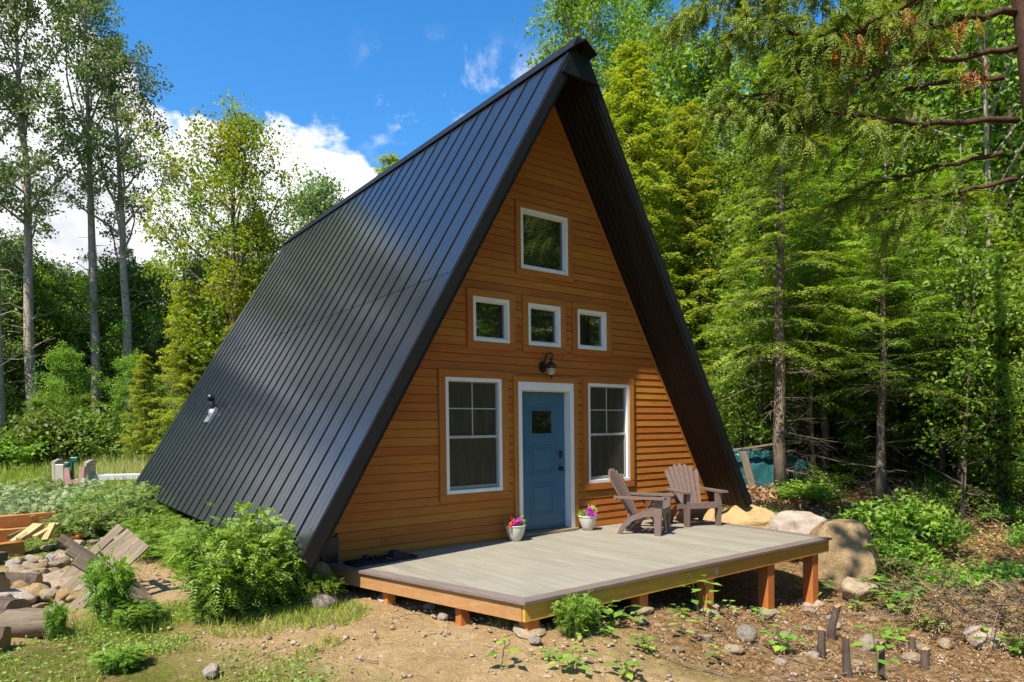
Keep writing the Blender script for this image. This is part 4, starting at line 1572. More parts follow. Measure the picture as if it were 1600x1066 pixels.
# ---- single trees that stand out
tree('cedar_tree', ced1, 'tall yellow-green cedar close behind the right roof edge', 8.1, 5.4, .5, .98)
tree('cedar_tree', ced1, 'sunlit yellow-green cedar right of the roof, behind the tarp heap', 10.2, 5.2, 2.5, .90)
tree('cedar_tree', ced1, 'yellow-green cedar showing just past the right eave, deeper in', 9.3, 9.4, 4.1, 1.12)
tree('cedar_tree', ced1, 'tall cedar rising behind the peak and right roof slope', 12.3, 9.4, 1.1, 1.2)
tree('broadleaf_tree', dec2, 'bright leafy tree low between the cedars and the tarp heap', 11.7, 3.6, .4, .8)
pop = broad_tree(91, 19.4, .2, 4.5, 2.9, 36, 10, 28, .15, M['broadleaf'], AB, .42, (35, 66), .010, 'top')
tree('poplar_tree', pop, 'tall light green poplar rising directly behind the cabin peak', 12.6, 12.0, .0, 1.0)
tree('poplar_tree', pop, 'second tall light green poplar, right of the one behind the peak', 16.6, 12.6, 2.0, 1.0)
tree('spruce_tree', spr1, 'thin dark spruce tip poking above the ridge near the peak', 22.9, 28.1, 0, 1.74)
tree('cedar_tree', ced1, 'bushy ragged evergreen top showing above the middle of the ridge', 12.85, 29.2, 1, 1.44)
tree('aspen_tree', dec3, 'sparse aspen top showing above the rear end of the ridge', 11.5, 36.4, 1, 1.62)
tree('spruce_tree', spr1, 'pale pointed spruce in the gap between aspen trunks', .9, 40.0, 3, .93)

firA = conifer(101, 10.4, .13, 3.0, 1.9, .38, 6, M['firleaf'], M['firbark'], droop=.34, rise=6, nlf=6, leafL=.115, leafW=.034, deadn=30, fdens=.15)
tree('fir_tree', firA, 'fir with a long bare lichened trunk in front of the teal tarp', 7.88, .76, .3, 1.0)
firB = conifer(103, 7.5, .085, 2.5, 1.75, .30, 6, M['firleaf'], M['firbark'], droop=.26, rise=10, nlf=6, leafL=.105, leafW=.032, deadn=20, fdens=.13)
tree('fir_tree', firB, 'bright green young fir with layered boughs above the big boulder', 9.12, -.70, 1.3, 1.0)
firC = conifer(107, 8.6, .09, 1.9, 1.8, .32, 6, M['firleaf'], M['firbark'], droop=.30, rise=8, nlf=6, leafL=.115, leafW=.034, deadn=14, fdens=.14)
tree('fir_tree', firC, 'fir standing between the tarp fir and the boulder fir, further back', 10.6, 1.3, .7, 1.0)
tree('fir_tree', firC, 'soft green fir right of the boulder fir, half in its shade', 11.0, -1.6, 2.9, .92)
tree('fir_tree', firB, 'low leaning young fir at the right edge of the clearing', 11.6, -3.3, 4.4, .86)
tree('fir_tree', firC, 'tall fir deep behind the boulder fir', 13.4, 1.6, 5.1, 1.15)
tree('fir_tree', firB, 'small light green fir growing right behind the tarp heap', 9.6, 3.0, 2.0, .82)
bir = broad_tree(111, 12.6, .085, 5.0, 2.2, 20, 8, 15, .15, M['broadleaf'], AB, .42, (35, 65), .020, 'top', bare=6)
tree('birch_tree', bir, 'slim pale birch with a bent stem near the right picture edge', 13.0, -1.45, .5, 1.0, tilt=(-.02, -.03))

# slim dark understory stems, each a tree with a thin crown
und1 = broad_tree(121, 5.5, .040, 1.2, 1.3, 18, 6, 14, .12, M['broadleaf'], M['deadtwig'], .38, (15, 55), .02, bare=5)
und2 = conifer(123, 6.8, .05, 3.1, .9, .36, 5, M['firleaf'], M['deadtwig'], droop=.3, rise=5, nlf=4, leafL=.12, leafW=.036, deadn=18)
GU = 'thin stems in the right understory'
rr = random.Random(77)
stems = [(9.9, -2.0), (10.4, -.2), (11.3, .3), (11.9, -.9), (12.3, -2.3), (12.6, .5), (10.9, -2.9), (12.9, -3.2), (13.6, -.4), (9.6, 1.0), (8.9, 1.9), (13.9, -2.2), (12.0, 2.2), (10.2, 2.2), (14.3, .6), (11.5, 1.1)]
for i, (sx_, sy_) in enumerate(stems):
    kind_, me_ = (('sapling_tree', und1), ('dead_fir', und2))[i % 2]
    t_ = tree(kind_, me_, ('thin leafy sapling among the dark right understory', 'thin fir pole with dead lower twigs in the right understory')[i % 2], sx_, sy_, rr.random() * 6.28, rr.uniform(.8, 1.15), GU + (' with leaves' if i % 2 == 0 else ' with dead twigs'),
              tilt=(rr.uniform(-.05, .05), rr.uniform(-.05, .05)))

GL2 = 'low bright leafy trees under the firs'
for i, (px, py, s2) in enumerate([(9.9, -3.6, .30), (10.8, -2.4, .36), (12.2, -1.2, .42), (11.4, .6, .40), (12.9, .9, .46), (10.0, 1.9, .36), (13.6, -2.9, .46), (12.4, 2.9, .5), (14.2, -.8, .5), (9.2, 2.6, .30), (13.9, 2.3, .52), (15.2, -4.0, .5)]):
    tree('broadleaf_tree', (dec2, dec3)[i % 3 == 2], 'low bright leafy tree under the firs right of the cabin', px, py, i * 1.3, s2, GL2)

# ---- the big near cedar at the right edge, boughs hanging across the top
nc = empty('cedar_tree', (6.0, -4.94, G(6.0, -4.94)))
tag(nc, 'big dark cedar at the right picture edge with boughs hanging across the top', 'tree')
Z0 = nc.location
mb = MB()
tr_ = np.array([(6.02, -4.95, -1.2), (5.92, -4.88, .6), (5.78, -4.74, 2.2), (5.55, -4.5, 4.37), (5.36, -4.28, 7.2), (5.42, -4.13, 9.5), (5.45, -4.05, 13.5)])
mb.tube(tr_ - np.array(Z0), [.25, .19, .175, .165, .145, .12, .04], 14)
mb.build('trunk', M['cedarbark'], nc, fix=False)
BR = [
    [(5.25, -4.24, 5.59), (4.5, -3.67, 5.57), (3.95, -3.26, 5.59), (3.34, -2.79, 5.71), (2.86, -2.43, 5.85), (2.25, -1.96, 5.96)],
    [(5.29, -4.21, 7.72), (4.54, -3.65, 7.47), (3.99, -3.24, 7.09), (3.57, -2.94, 6.82), (3.02, -2.52, 6.76), (2.54, -2.16, 6.9), (2.06, -1.8, 6.74)],
    [(5.27, -4.21, 7.03), (4.81, -3.86, 6.99), (4.32, -3.5, 6.83), (3.78, -3.09, 6.87), (3.29, -2.73, 6.72), (2.97, -2.5, 6.29), (2.59, -2.22, 6.0), (2.1, -1.71, 5.84)],
    [(5.26, -4.22, 6.56), (4.65, -3.77, 6.44), (3.97, -3.25, 6.36), (3.55, -2.94, 6.11), (3.06, -2.59, 5.61), (2.78, -2.38, 5.44)],
    [(5.22, -4.24, 4.8), (4.84, -3.71, 4.71), (4.49, -3.2, 4.61), (4.16, -2.83, 4.47)],
    [(5.29, -4.19, 8.49), (4.36, -3.49, 8.16), (3.32, -2.72, 7.75), (2.28, -1.95, 7.42), (1.75, -1.45, 7.1)],
    [(5.2, -4.1, 5.2), (4.9, -3.3, 5.15), (4.9, -2.5, 5.2), (5.0, -1.8, 5.05)],
    [(5.2, -4.1, 6.2), (4.7, -3.2, 6.3), (4.5, -2.3, 6.3), (4.5, -1.6, 6.1)],
    [(5.3, -4.1, 7.6), (5.1, -3.2, 7.7), (5.1, -2.3, 7.6), (5.3, -1.4, 7.3)],
    [(5.3, -4.1, 8.6), (4.6, -3.0, 8.5), (4.0, -2.0, 8.2), (3.6, -1.2, 7.9)],
    [(5.3, -4.1, 9.3), (4.2, -3.3, 9.0), (3.2, -2.6, 8.5), (2.2, -1.9, 8.0)],
]
DENS = [.85, 1.1, 1.15, .55, .7, 1.35, .7, .6, .7, .9, .9]
lvn = Leaves(201)
lvd = Leaves(203)
rn = np.random.default_rng(207)
for bi, br in enumerate(BR):
    br = np.array(br)
    n = 22
    s = np.linspace(0, len(br) - 1, n)
    P = np.stack([np.interp(s, range(len(br)), br[:, k]) for k in range(3)], 1)
    P[1:-1] += rn.normal(size=(n - 2, 3)) * .02
    ln = np.linalg.norm(np.diff(P, axis=0), axis=1).sum()
    mb = MB()
    mb.tube(P - np.array(Z0), np.linspace(.016 + ln * .0075, .008, n), 7)
    O, D, L_, T_ = [], [], [], []
    for q in range(int(ln * 15 * DENS[bi])):
        t = rn.uniform(.10, 1) ** .8
        p = np.array([np.interp(t * (n - 1), range(n), P[:, k]) for k in range(3)])
        tan = unit(P[min(n - 1, int(t * (n - 1)) + 1)] - P[int(t * (n - 1))] + 1e-6)
        sd_ = unit(tan * .8 + rn.normal(size=3) * .65 + [0, 0, -.20])
        sl = rn.uniform(.25, .95) * (1.2 - t * .5)
        e = p + sd_ * sl + np.array([0, 0, -.22 * sl])
        mid = (p + e) / 2 + [0, 0, .05]
        mb.tube(np.array([p, mid, e]) - np.array(Z0), [.010, .007, .004], 3, cap=False)
        bt = rn.random()
        for w in range(int(6 + sl * 9)):
            u_ = rn.uniform(.25, 1)
            c = p * (1 - u_) + e * u_ + [0, 0, .03]
            O.append(c)
            D.append(unit(sd_ * .6 + rn.normal(size=3) * .5 + [0, 0, -.50]))
            L_.append(rn.uniform(.12, .32))
            T_.append(np.clip(bt * .7 + rn.random() * .3, 0, 1))
    mb.build('bough', M['cedarbark'], nc, fix=False)
    if O:
        lvn.frond(np.array(O) - np.array(Z0), np.array(D), np.array(L_), 8, .066, .024, .30, .5, .72, T=np.array(T_))
place('crown', lvn.mesh('cedar_crown', M['neardarkcedar']), nc)
for c in [(4.15, -3.38, 6.95), (3.45, -2.92, 6.68), (3.95, -3.2, 7.0), (4.65, -3.75, 6.9), (3.3, -2.75, 6.62), (4.3, -3.5, 6.72), (4.75, -3.85, 6.3), (3.7, -3.1, 6.75)]:
    m_ = 10
    O = np.array(c) + rn.normal(size=(m_, 3)) * [.10, .10, .04]
    D = np.tile([0, 0, -1.0], (m_, 1)) + rn.normal(size=(m_, 3)) * .3
    lvd.frond(O - np.array(Z0), D, rn.uniform(.18, .38, m_), 8, .085, .026, .2, .5, .6)
place('dead_spray', lvd.mesh('dead_spray', M['deadcedar']), nc)

# trees behind the viewer: they throw the dappled shade on the right and show in the panes
for i, (px, py, s2) in enumerate([(14.6, -2.2, .55), (15.6, -.2, .6), (16.4, 2.4, .65), (15.2, 4.2, .6), (13.0, 4.6, .55), (17.2, -3.2, .65), (18.0, .8, .7), (11.0, 4.6, .5), (16.8, -5.4, .6), (17.8, 5.0, .7)]):
    tree('broadleaf_tree', dec2, 'mid-height leafy tree filling the gaps deep right of the cabin', px, py, i * 2.3, s2, 'mid-height leafy trees deep at the right')
GV = 'trees standing behind the viewer'
dpl = broad_tree(141, 14.5, .22, 6.4, 3.0, 30, 8, 12, .22, M['broadleaf'], M['darktrunk'], .5, (10, 60), .012, 'oval')
for i, (px, py, s) in enumerate([(-.6, -8.4, 1.0), (2.9, -9.6, 1.0), (6.6, -9.2, .9)]):
    tree('broadleaf_tree', dpl, 'leafy tree behind the viewer, mirrored in the gable panes', px, py, i * 2.1, s, GV + ', leafy')
for i, (px, py, s) in enumerate([(5.2, -13.0, 1.0), (9.5, -13.5, 1.2), (13.5, -12.0, 1.1), (8.0, -18, 1.5), (14, -19, 1.6), (2.5, -16, 1.3), (19, -15, 1.4), (11, -9.3, 1.0), (16.5, -17, 1.5), (20.5, -23, 1.7), (25, -27, 1.9), (22, -19, 1.6), (17, -25, 1.8), (12, -15.8, 1.3), (11, -23, 1.7), (28, -22, 1.8)]):
    tree('fir_tree' if i % 2 else 'cedar_tree', fir1 if i % 2 else ced1, ('fir' if i % 2 else 'cedar') + ' behind the viewer, mirrored in the gable panes', px, py, i * 1.7, s, GV + (', firs' if i % 2 else ', cedars'))

# far wood closing the view all round, past counting
rf = np.random.default_rng(901)
fa = rf.uniform(0, 6.283, 5200)
fr_ = rf.uniform(48, 66, 5200)
fh = 1.0 + rf.random(5200) ** 1.3 * 9.5
fc = np.column_stack([-3 + fr_ * np.cos(fa), -2 + fr_ * np.sin(fa), fh])
lvf = Leaves(903).cluster(fc, 7, 1.7, 1.15, .85, up=.3)
tag(place('far_wood', lvf.mesh('far_wood', M['darkleaf'])), 'far green wood closing the view behind all the trees', kind='stuff')

# ================================================================== ROCKS
def rock_mesh(name, seed, mat, flat=0.0, sub=3, rough=.30, cuts=8):
    r = np.random.default_rng(seed)
    bm = bmesh.new()
    bmesh.ops.create_icosphere(bm, subdivisions=sub, radius=1.0)
    co = np.array([v.co[:] for v in bm.verts])
    # chop with random planes, then roughen
    for _ in range(cuts):
        n = unit(r.normal(size=3) + [0, 0, .2])
        d = r.uniform(.55, .85)
        h = co @ n - d
        co = co - np.clip(h, 0, None)[:, None] * n * .92
    ph = r.uniform(0, 6, (6, 3))
    for k in range(6 if sub < 4 else 9):
        k_ = k % 6
        fr = 1.6 * 1.7 ** k
        dr = unit(r.normal(size=3))
        co = co * (1 + rough * .42 / 1.55 ** k * np.sin(co @ (unit(r.normal(size=3)) * fr) + ph[k_, 0]) * np.sin(co @ (dr * fr) + ph[k_, 1]))[:, None]
    if flat:
        co[:, 2] = np.where(co[:, 2] > flat, flat + (co[:, 2] - flat) * .25, co[:, 2])
    for v, c in zip(bm.verts, co):
        v.co = c
    return MB().addbm(bm, smooth=sub >= 3).mesh(name, mat)


RK = {k: [rock_mesh('stone', s * 7 + i, M['rock_' + k], sub=2 if i % 2 else 3) for i in range(3)] for s, k in enumerate(('tan', 'grey', 'pink', 'yellow'))}
rrk = random.Random(5)


def rock(label, me, x, y, sx, sy=None, sz=None, rz=None, sink=.3, name='stone', group=None, cat='stone', z=None):
    sy = sy or sx * .85
    sz = sz or sx * .62
    o = place(name, me, None, (x, y, (G(x, y) if z is None else z) + sz * (1 - sink * 1.3)), (rrk.uniform(-.15, .15), rrk.uniform(-.15, .15), rrk.random() * 6.28 if rz is None else rz), (sx, sy, sz))
    return tag(o, label, cat, group)


big = rock_mesh('boulder', 301, M['rock_brown'], flat=.74, sub=5, rough=.24, cuts=9)
rock('big brown boulder with flat top standing right of the deck corner', big, 4.10, -2.55, .66, .52, .66, .4, .35, 'boulder', cat='boulder')
rock('pale pinkish boulder sloping up behind the deck corner', rock_mesh('boulder', 303, M['rock_pink'], sub=5, rough=.26, cuts=9), 4.62, -1.55, .62, .55, .56, 1.1, .42, 'boulder', cat='boulder', z=-.58)
rock('ochre yellow boulder beside the right roof foot behind the deck', rock_mesh('boulder', 307, M['rock_yellow'], sub=5, rough=.28, cuts=9), 4.55, -.55, .62, .44, .42, -.65, .35, 'boulder', cat='boulder', z=-.36)
rock('smaller ochre boulder behind the facing chair, under the roof foot', rock_mesh('boulder', 311, M['rock_yellow'], sub=4, rough=.28, cuts=8), 4.15, -.05, .40, .34, .34, .3, .35, 'boulder', cat='boulder', z=-.32)
rock('low tan slab between the ochre and the pinkish boulders', RK['yellow'][0], 4.30, -1.30, .34, .28, .22, .4, .35, cat='boulder', z=-.35)
rock('rounded brown stone in front of the big flat topped boulder', RK['tan'][0], 3.42, -3.02, .30, .24, .22, .2, .35, cat='stone')
rock('small brown stone right of the rounded one, below the big boulder', RK['tan'][1], 4.0, -3.15, .17, .14, .13)
rock('pale stone in the leaf litter near the far right corner', RK['pink'][1], 2.92, -4.66, .24, .19, .15)
rock('angular grey stone on the litter in front of the deck middle', RK['grey'][0], -.12, -3.66, .105, .09, .09)
rock('flat tan stone left of the angular grey one before the deck', RK['tan'][2], -.50, -3.80, .125, .09, .05)
rock('pale blunt stone between the cut stumps', RK['pink'][2], 1.45, -4.05, .13, .10, .09)
rock('grey rock half hidden under the big green bush beside the deck', RK['grey'][2], -3.10, -.62, .20, .16, .12)
rock('tall tan stone under the left foot of the roof by the black box', RK['tan'][0], -2.92, -.12, .24, .2, .26, sink=.25)
rock('flat pale stone under the left deck edge', RK['pink'][0], -2.42, -.80, .17, .12, .06)
# pads under the posts
for (px, py, w), lb in zip(posts[:5], ('corner post nearest the viewer', 'second post from the near corner', 'middle post of the front row', 'fourth front post from the near corner', 'far right front post')):
    rock('flat footing stone under the ' + lb, RK['tan' if px < 1 else 'pink'][1], px + .03, py + .02, .19, .16, .055, sink=.5, name='footing_stone')
pts = [(1.40, -4.51, .09), (0.01, -4.26, .09), (2.12, -3.05, .10), (.94, -3.23, .12), (.32, -2.96, .11), (-.77, -2.97, .08), (-.54, -3.54, .07), (2.11, -3.3, .08), (-.40, -4.2, .06), (2.06, -4.34, .11), (2.5, -4.4, .10),
       (-1.04, -3.61, .05), (.71, -4.31, .08), (1.1, -3.6, .08), (.5, -3.7, .06), (1.75, -3.55, .10), (2.6, -3.6, .09), (.2, -4.9, .08), (1.0, -5.0, .10), (1.9, -4.95, .09), (-.8, -4.5, .06), (3.3, -4.0, .10), (2.9, -3.45, .11), (.85, -4.65, .07), (-1.3, -4.0, .045)]
for px, py, s in pts[:17]:
    rock('small stone lying on the leaf litter in front of the deck', RK[rrk.choice(['tan', 'tan', 'pink'])][rrk.randrange(3)], px, py, s * rrk.uniform(.75, 1.1), group='loose stones on the litter in front of the deck')
for px, py, s in [(-4.45, -1.86, .08), (-3.83, -1.28, .035), (-3.28, -1.39, .05), (-2.2, -1.33, .07), (-3.44, -2.32, .035), (-2.11, -2.95, .06), (-2.3, -1.75, .06), (-2.9, -1.0, .05), (-3.9, -2.3, .03), (-3.1, -3.0, .03), (-2.6, -2.6, .028)]:
    rock('small pale stone on the bare sandy ground left of the deck', RK[rrk.choice(['tan', 'pink'])][rrk.randrange(3)], px, py, s, group='loose stones on the bare sand')
# the stone heap at the left
for i in range(110):
    t = rrk.random()
    px = -5.85 + rrk.uniform(0, .85) + t * .25
    py = 1.1 + t * 3.0
    s = rrk.uniform(.05, .16)
    rock('pale field stone in the heap behind the split logs at the left', RK[rrk.choice(['tan', 'tan', 'pink', 'yellow'])][rrk.randrange(3)], px, py, s, sink=.25, z=G(px, py) + rrk.uniform(0, .09), group='field stones heaped at the left')
rock('biggest pale stone in the left heap, beside the crossed planks', RK['tan'][0], -5.25, 1.95, .26, .2, .15, .5, .2)
rock('long white-grey stone above the log rounds at the left edge', RK['pink'][0], -5.66, 1.35, .24, .19, .14, .2, .15)
rock('yellowish round stone in the left heap, above the sawn log', RK['yellow'][0], -5.48, 1.55, .19, .17, .12, .9, .15)

# ================================================================== TIMBER AT THE LEFT
def bar(name, A, B, w, t, mat, parent=None, roll=0.0, up=(0, 0, 1), L0=None):
    """a board from A to B, w wide, t thick, lengthwise along its local x"""
    A, B = Vector(A), Vector(B)
    d = (B - A)
    L = d.length
    d.normalize()
    s = Vector(up).cross(d).normalized()
    u = d.cross(s)
    me = MB().box(0, L, -w / 2, w / 2, -t / 2, t / 2, min(.004, t * .2)).mesh(name, mat)
    o = bpy.data.objects.new(name, me)
    m = Matrix((d, s, u)).transposed().to_4x4()
    o.matrix_world = Matrix.Translation(A) @ m @ Matrix.Rotation(roll, 4, 'X')
    return link(o, parent)


pa = empty('old_pallet', (0, 0, 0))
tag(pa, 'weathered plank frame leaning up to the right, under the other one', 'pallet', 'crossed weathered plank frames')
PW_ = .165
vn = Vector((-.55, -.70, .45)).normalized()
for A, B, w in [((-5.36, 1.86, -.30), (-4.60, 1.80, .44), .11), ((-5.33, 1.60, -.33), (-4.53, 1.56, .40), .125), ((-5.29, 1.30, -.35), (-4.50, 1.32, .36), .11), ((-5.24, .98, -.37), (-4.46, 1.06, .32), .15)]:
    bar('plank', A, B, w, .026, M['weathered'], pa, up=vn)
for f in (.12, .88):
    a_ = Vector((-5.34, 1.84, -.30)).lerp(Vector((-4.60, 1.80, .44)), f)
    b_ = Vector((-5.24, .98, -.37)).lerp(Vector((-4.46, 1.06, .32)), f)
    bar('batten', a_ - vn * .035, b_ - vn * .035, .07, .035, M['weathered'], pa, up=vn)
pb = empty('old_pallet', (0, 0, 0))
tag(pb, 'weathered plank frame leaning up to the left, on top of the other one', 'pallet', 'crossed weathered plank frames')
vn2 = Vector((.35, -.75, .55)).normalized()
for A, B, w in [((-5.23, 1.45, .42), (-4.36, 1.28, -.36), .11), ((-5.19, 1.13, .40), (-4.40, .98, -.34), .10), ((-5.19, .88, .36), (-4.44, .72, -.32), .115), ((-5.15, .56, .30), (-4.40, .42, -.34), .14)]:
    bar('plank', A, B, w, .026, M['weathered'], pb, up=vn2)
for f in (.10, .86):
    a_ = Vector((-5.23, 1.45, .42)).lerp(Vector((-4.36, 1.28, -.36)), f)
    b_ = Vector((-5.15, .56, .30)).lerp(Vector((-4.40, .42, -.34)), f)
    bar('batten', a_ - vn2 * .035, b_ - vn2 * .035, .07, .035, M['weathered'], pb, up=vn2)

GO = 'orange timber beams stacked at the left'
for lb, A, B, w, t in [
    ('orange beam lying at the back of the left stack, topmost', (-7.2, 6.4, .10), (-5.02, 6.75, .10), .2, .2),
    ('orange beam under the topmost one in the left stack', (-7.0, 6.25, -.10), (-4.86, 6.5, -.10), .2, .2),
    ('orange beam in the front of the left stack, end toward the stones', (-6.9, 4.6, -.14), (-5.52, 5.05, -.14), .2, .2),
    ('orange beam resting on the front one at the picture edge', (-6.9, 4.9, .05), (-5.72, 5.2, .05), .18, .18),
    ('dark brown beam end below the orange ones at the picture edge', (-6.9, 3.9, -.16), (-5.72, 4.35, -.16), .16, .16)]:
    tag(bar('timber_beam', A, B, w, t, M['orangebeam'] if 'orange beam' in lb else M['bark']), lb, 'beam', GO)
ry = random.Random(3)
for i, lb in enumerate(('leftmost', 'second', 'third', 'fourth', 'fifth', 'rightmost')):
    x = -5.66 + i * .095
    A = (x - .10 + ry.uniform(-.05, .05), 5.15 - .05 * i + ry.uniform(-.1, .1), -.02 + ry.uniform(-.05, .05))
    B = (x + .14 + ry.uniform(-.10, .10), 5.62 - .05 * i + ry.uniform(-.08, .08), .09 + ry.uniform(-.06, .06))
    tag(bar('lumber_offcut', A, B, .085, .05, M['yellowbeam'], roll=ry.uniform(-.4, .4)), lb + ' yellow lumber offcut leaning on the orange beams', 'offcut', 'yellow lumber offcuts')
for i in range(8):
    x = -4.62 + ry.uniform(-.1, .45)
    A = (x - .45, 5.55 + ry.uniform(-.25, .2), -.18 + ry.uniform(0, .10))
    B = (x + .35, 6.05 + ry.uniform(-.25, .2), -.14 + ry.uniform(0, .20))
    tag(bar('split_stick', A, B, .06, .04, M['orangebeam'], roll=ry.uniform(-1, 1)), 'split orange stick in the small heap behind the crossed plank frames', 'stick', 'heap of split orange sticks')
for i in range(15):
    x = -5.95 + .25 * (i % 3) + ry.uniform(-.02, .02)
    y = 14.2 + ry.uniform(-.02, .02)
    o = MB().box(-.11, .11, -.055, .055, 0, .075, .005).build('brick', M['orangebeam'])
    o.location = (x, y, G(-5.7, 14.2) - .02 + (i // 3) * .0765)
    o.rotation_euler = (0, 0, ry.uniform(-.3, .3))
    tag(o, 'red-brown brick in the far low pile at the left picture edge', 'brick', 'far pile of bricks')
for i in range(5):
    x = -5.2 + i * .2
    rock('flat brownish paving stone in the row behind the crossed plank frames', RK['tan'][i % 3], x, 5.2 + .05 * i, .14, .11, .07, group='flat stones behind the plank frames')


def make_log(label, A, B, r, name='log'):
    A, B = Vector(A), Vector(B)
    d = (B - A)
    L = d.length
    root = empty(name, A)
    root.matrix_world = Matrix.Translation(A) @ d.to_track_quat('X', 'Z').to_matrix().to_4x4()
    tag(root, label, 'log', 'cut logs at the left edge')
    rr_ = np.random.default_rng(int(L * 1000 + r * 100))
    mb = MB()
    k = 18
    prof = 1 + rr_.normal(size=k) * .05
    rings = []
    for x in np.linspace(0, L, 6):
        for j in range(k):
            q = prof[j] * (1 + rr_.normal() * .04) * r
            rings.append((x, q * math.cos(j * 2 * PI / k), q * math.sin(j * 2 * PI / k)))
    mb.poly(rings, [(i * k + j, i * k + (j + 1) % k, (i + 1) * k + (j + 1) % k, (i + 1) * k + j) for i in range(5) for j in range(k)], True)
    mb.build('bark', M['weathered'] if 'greyed side' in label else M['bark'], root)
    for xx in (-.002, L + .002):
        MB().poly([(xx, prof[j] * r * .985 * math.cos(j * 2 * PI / k), prof[j] * r * .985 * math.sin(j * 2 * PI / k)) for j in range(k)], [tuple(range(k))]).build('cut_face', M['cutwood'], root)


make_log('weathered log with greyed side, lowest of the cut logs at the left', (-5.72, .34, -.19), (-5.35, .02, -.17), .13)
make_log('log round with orange sawn face at the left edge, above the lowest log', (-5.62, .62, -.16), (-5.95, 1.15, -.16), .125)
make_log('log round with pale sawn face at the left edge beside the white stone', (-5.80, 1.30, -.02), (-6.1, 1.9, -.02), .14)
make_log('dark barked log lying behind the pale sawn round', (-5.9, 1.95, -.05), (-5.42, 1.75, -.10), .10)
make_log('dark log at the bottom left corner below the greyed one', (-6.1, -.1, -.2), (-5.72, -.22, -.22), .13)
make_log('thick dark barked log behind the greyed one at the left edge', (-6.0, .7, -.22), (-5.55, .42, -.22), .11)

# ================================================================== TOY AND BENCH IN THE GRASS
ty = empty('toy_workbench', (-4.28, 13.2, G(-4.28, 13.2)), -.52)
ty.scale = (.80, .80, 1.06)
tag(ty, 'faded pink and beige plastic toy workbench with green tool in tall grass', 'toy')
mb = MB()
mb.prism([(-.16, 0), (.42, 0), (.42, .62), (.46, .80), (.30, .80), (.26, .50), (.02, .50), (-.02, .78), (-.16, .78)], 'y', -.30, -.24)
mb.build('front_panel', M['pink'], ty)
mb = MB()
for z_ in (.20, .36):
    mb.box(-.06, .26, -.305, -.298, z_ - .045, z_ + .045, .002)
mb.build('slot', M['black'], ty)
mb = MB()
mb.prism([(-.30, 0), (-.06, 0), (-.06, .12), (.06, .12), (.06, 0), (.30, 0), (.30, .82), (.2, .93), (-.1, .95), (-.30, .88)], 'x', -.52, -.44)
mb.box(-.44, -.162, -.30, -.22, 0, .88, .02)
mb.build('side_panel', M['beigeplastic'], ty)
MB().tube([(-.48, -.3, .90), (-.48, 0, .95), (-.47, .30, .92)], .055, 10).build('handle_rail', M['beigeplastic'], ty)
MB().tube([(.46, -.28, .86), (.50, 0, .92), (.50, .30, .90)], .055, 10).build('handle_rail', M['beigeplastic'], ty)
MB().box(.44, .52, -.24, .30, 0, .86, .02).build('side_panel', M['beigeplastic'], ty)
mb = MB()
mb.box(-.03, .04, -.2, -.08, .46, 1.02, .015)
mb.box(-.03, .20, -.2, -.08, .92, 1.04, .02)
mb.box(-.03, .22, -.2, -.08, .44, .52, .02)
mb.box(-.26, -.10, -.12, .0, .80, .92, .02)
mb.build('clamp', M['greenplastic'], ty)
MB().box(-.44, .44, -.24, .3, .40, .44, .01).build('bench_top', M['pink'], ty)

bn = empty('white_bench', (-3.35, 12.9, G(-3.35, 12.9) + .10), -.5)
tag(bn, 'long white bench in the grass beside the rear corner of the roof', 'bench')
for i, y in enumerate((-.13, 0.0, .13)):
    MB().box(-.65, .85, y - .058, y + .058, .46, .50, .005).build('seat_board', M['whiteboard'], bn)
MB().box(-.65, .85, -.21, -.192, .36, .49, .005).build('apron', M['whiteboard'], bn)
for x in (-.60, .80):
    for y in (-.15, .15):
        MB().hexa([(x - .03 - .08 * (1 if x < 0 else -1), y - .025, -.16), (x + .03 - .08 * (1 if x < 0 else -1), y - .025, -.16), (x + .03 - .08 * (1 if x < 0 else -1), y + .025, -.16), (x - .03 - .08 * (1 if x < 0 else -1), y + .025, -.16),
                   (x - .03, y - .025, .455), (x + .03, y - .025, .455), (x + .03, y + .025, .455), (x - .03, y + .025, .455)]).build('leg', M['whiteboard'], bn)

# ================================================================== TARP HEAP
tp = empty('tarp_heap', (8.35, 1.95, G(8.35, 1.95)), -.62)
tag(tp, 'teal tarp thrown over a heap of lumber behind the bare fir trunk', 'tarp')
n = 46
u = np.linspace(-1, 1, n)
UU, VV = np.meshgrid(u, u, indexing='ij')
hgt = 1.08 * (1 - np.abs(UU) ** 4) * (1 - np.abs(VV) ** 5)
wr = (vnoise(UU * 3.2 + 9, VV * 3.2 + 4, 21) - .5) * .30 + (vnoise(UU * 8 + 9, VV * 8 + 4, 22) - .5) * .13 + np.abs(vnoise(UU * 5 + VV * 3 + 20, VV * 5 + 20, 23) - .5) * .24
hgt = np.clip(hgt * (.86 + .25 * UU * -.5) + wr * (hgt > .03) * .8, -.05, None)
X3 = UU * 1.55 + (vnoise(VV * 4 + 7, UU * 4 + 3, 24) - .5) * .16
Y3 = VV * .75 + (vnoise(VV * 4 + 17, UU * 4 + 13, 25) - .5) * .16
ids = np.arange(n * n).reshape(n, n)
fq = np.stack([ids[:-1, :-1], ids[1:, :-1], ids[1:, 1:], ids[:-1, 1:]], -1).reshape(-1, 4)
MB().poly(np.stack([X3, Y3, hgt], -1).reshape(-1, 3).tolist(), [tuple(q) for q in fq.tolist()], False).build('sheet', M['tarp'], tp, fix=False)
tag(bar('lumber_plank', (7.25, 1.02, -.05), (7.18, 1.28, .98), .15, .03, M['weathered'], up=(.75, .65, 0)), 'upright pale plank end leaning on the teal tarp heap', 'plank')
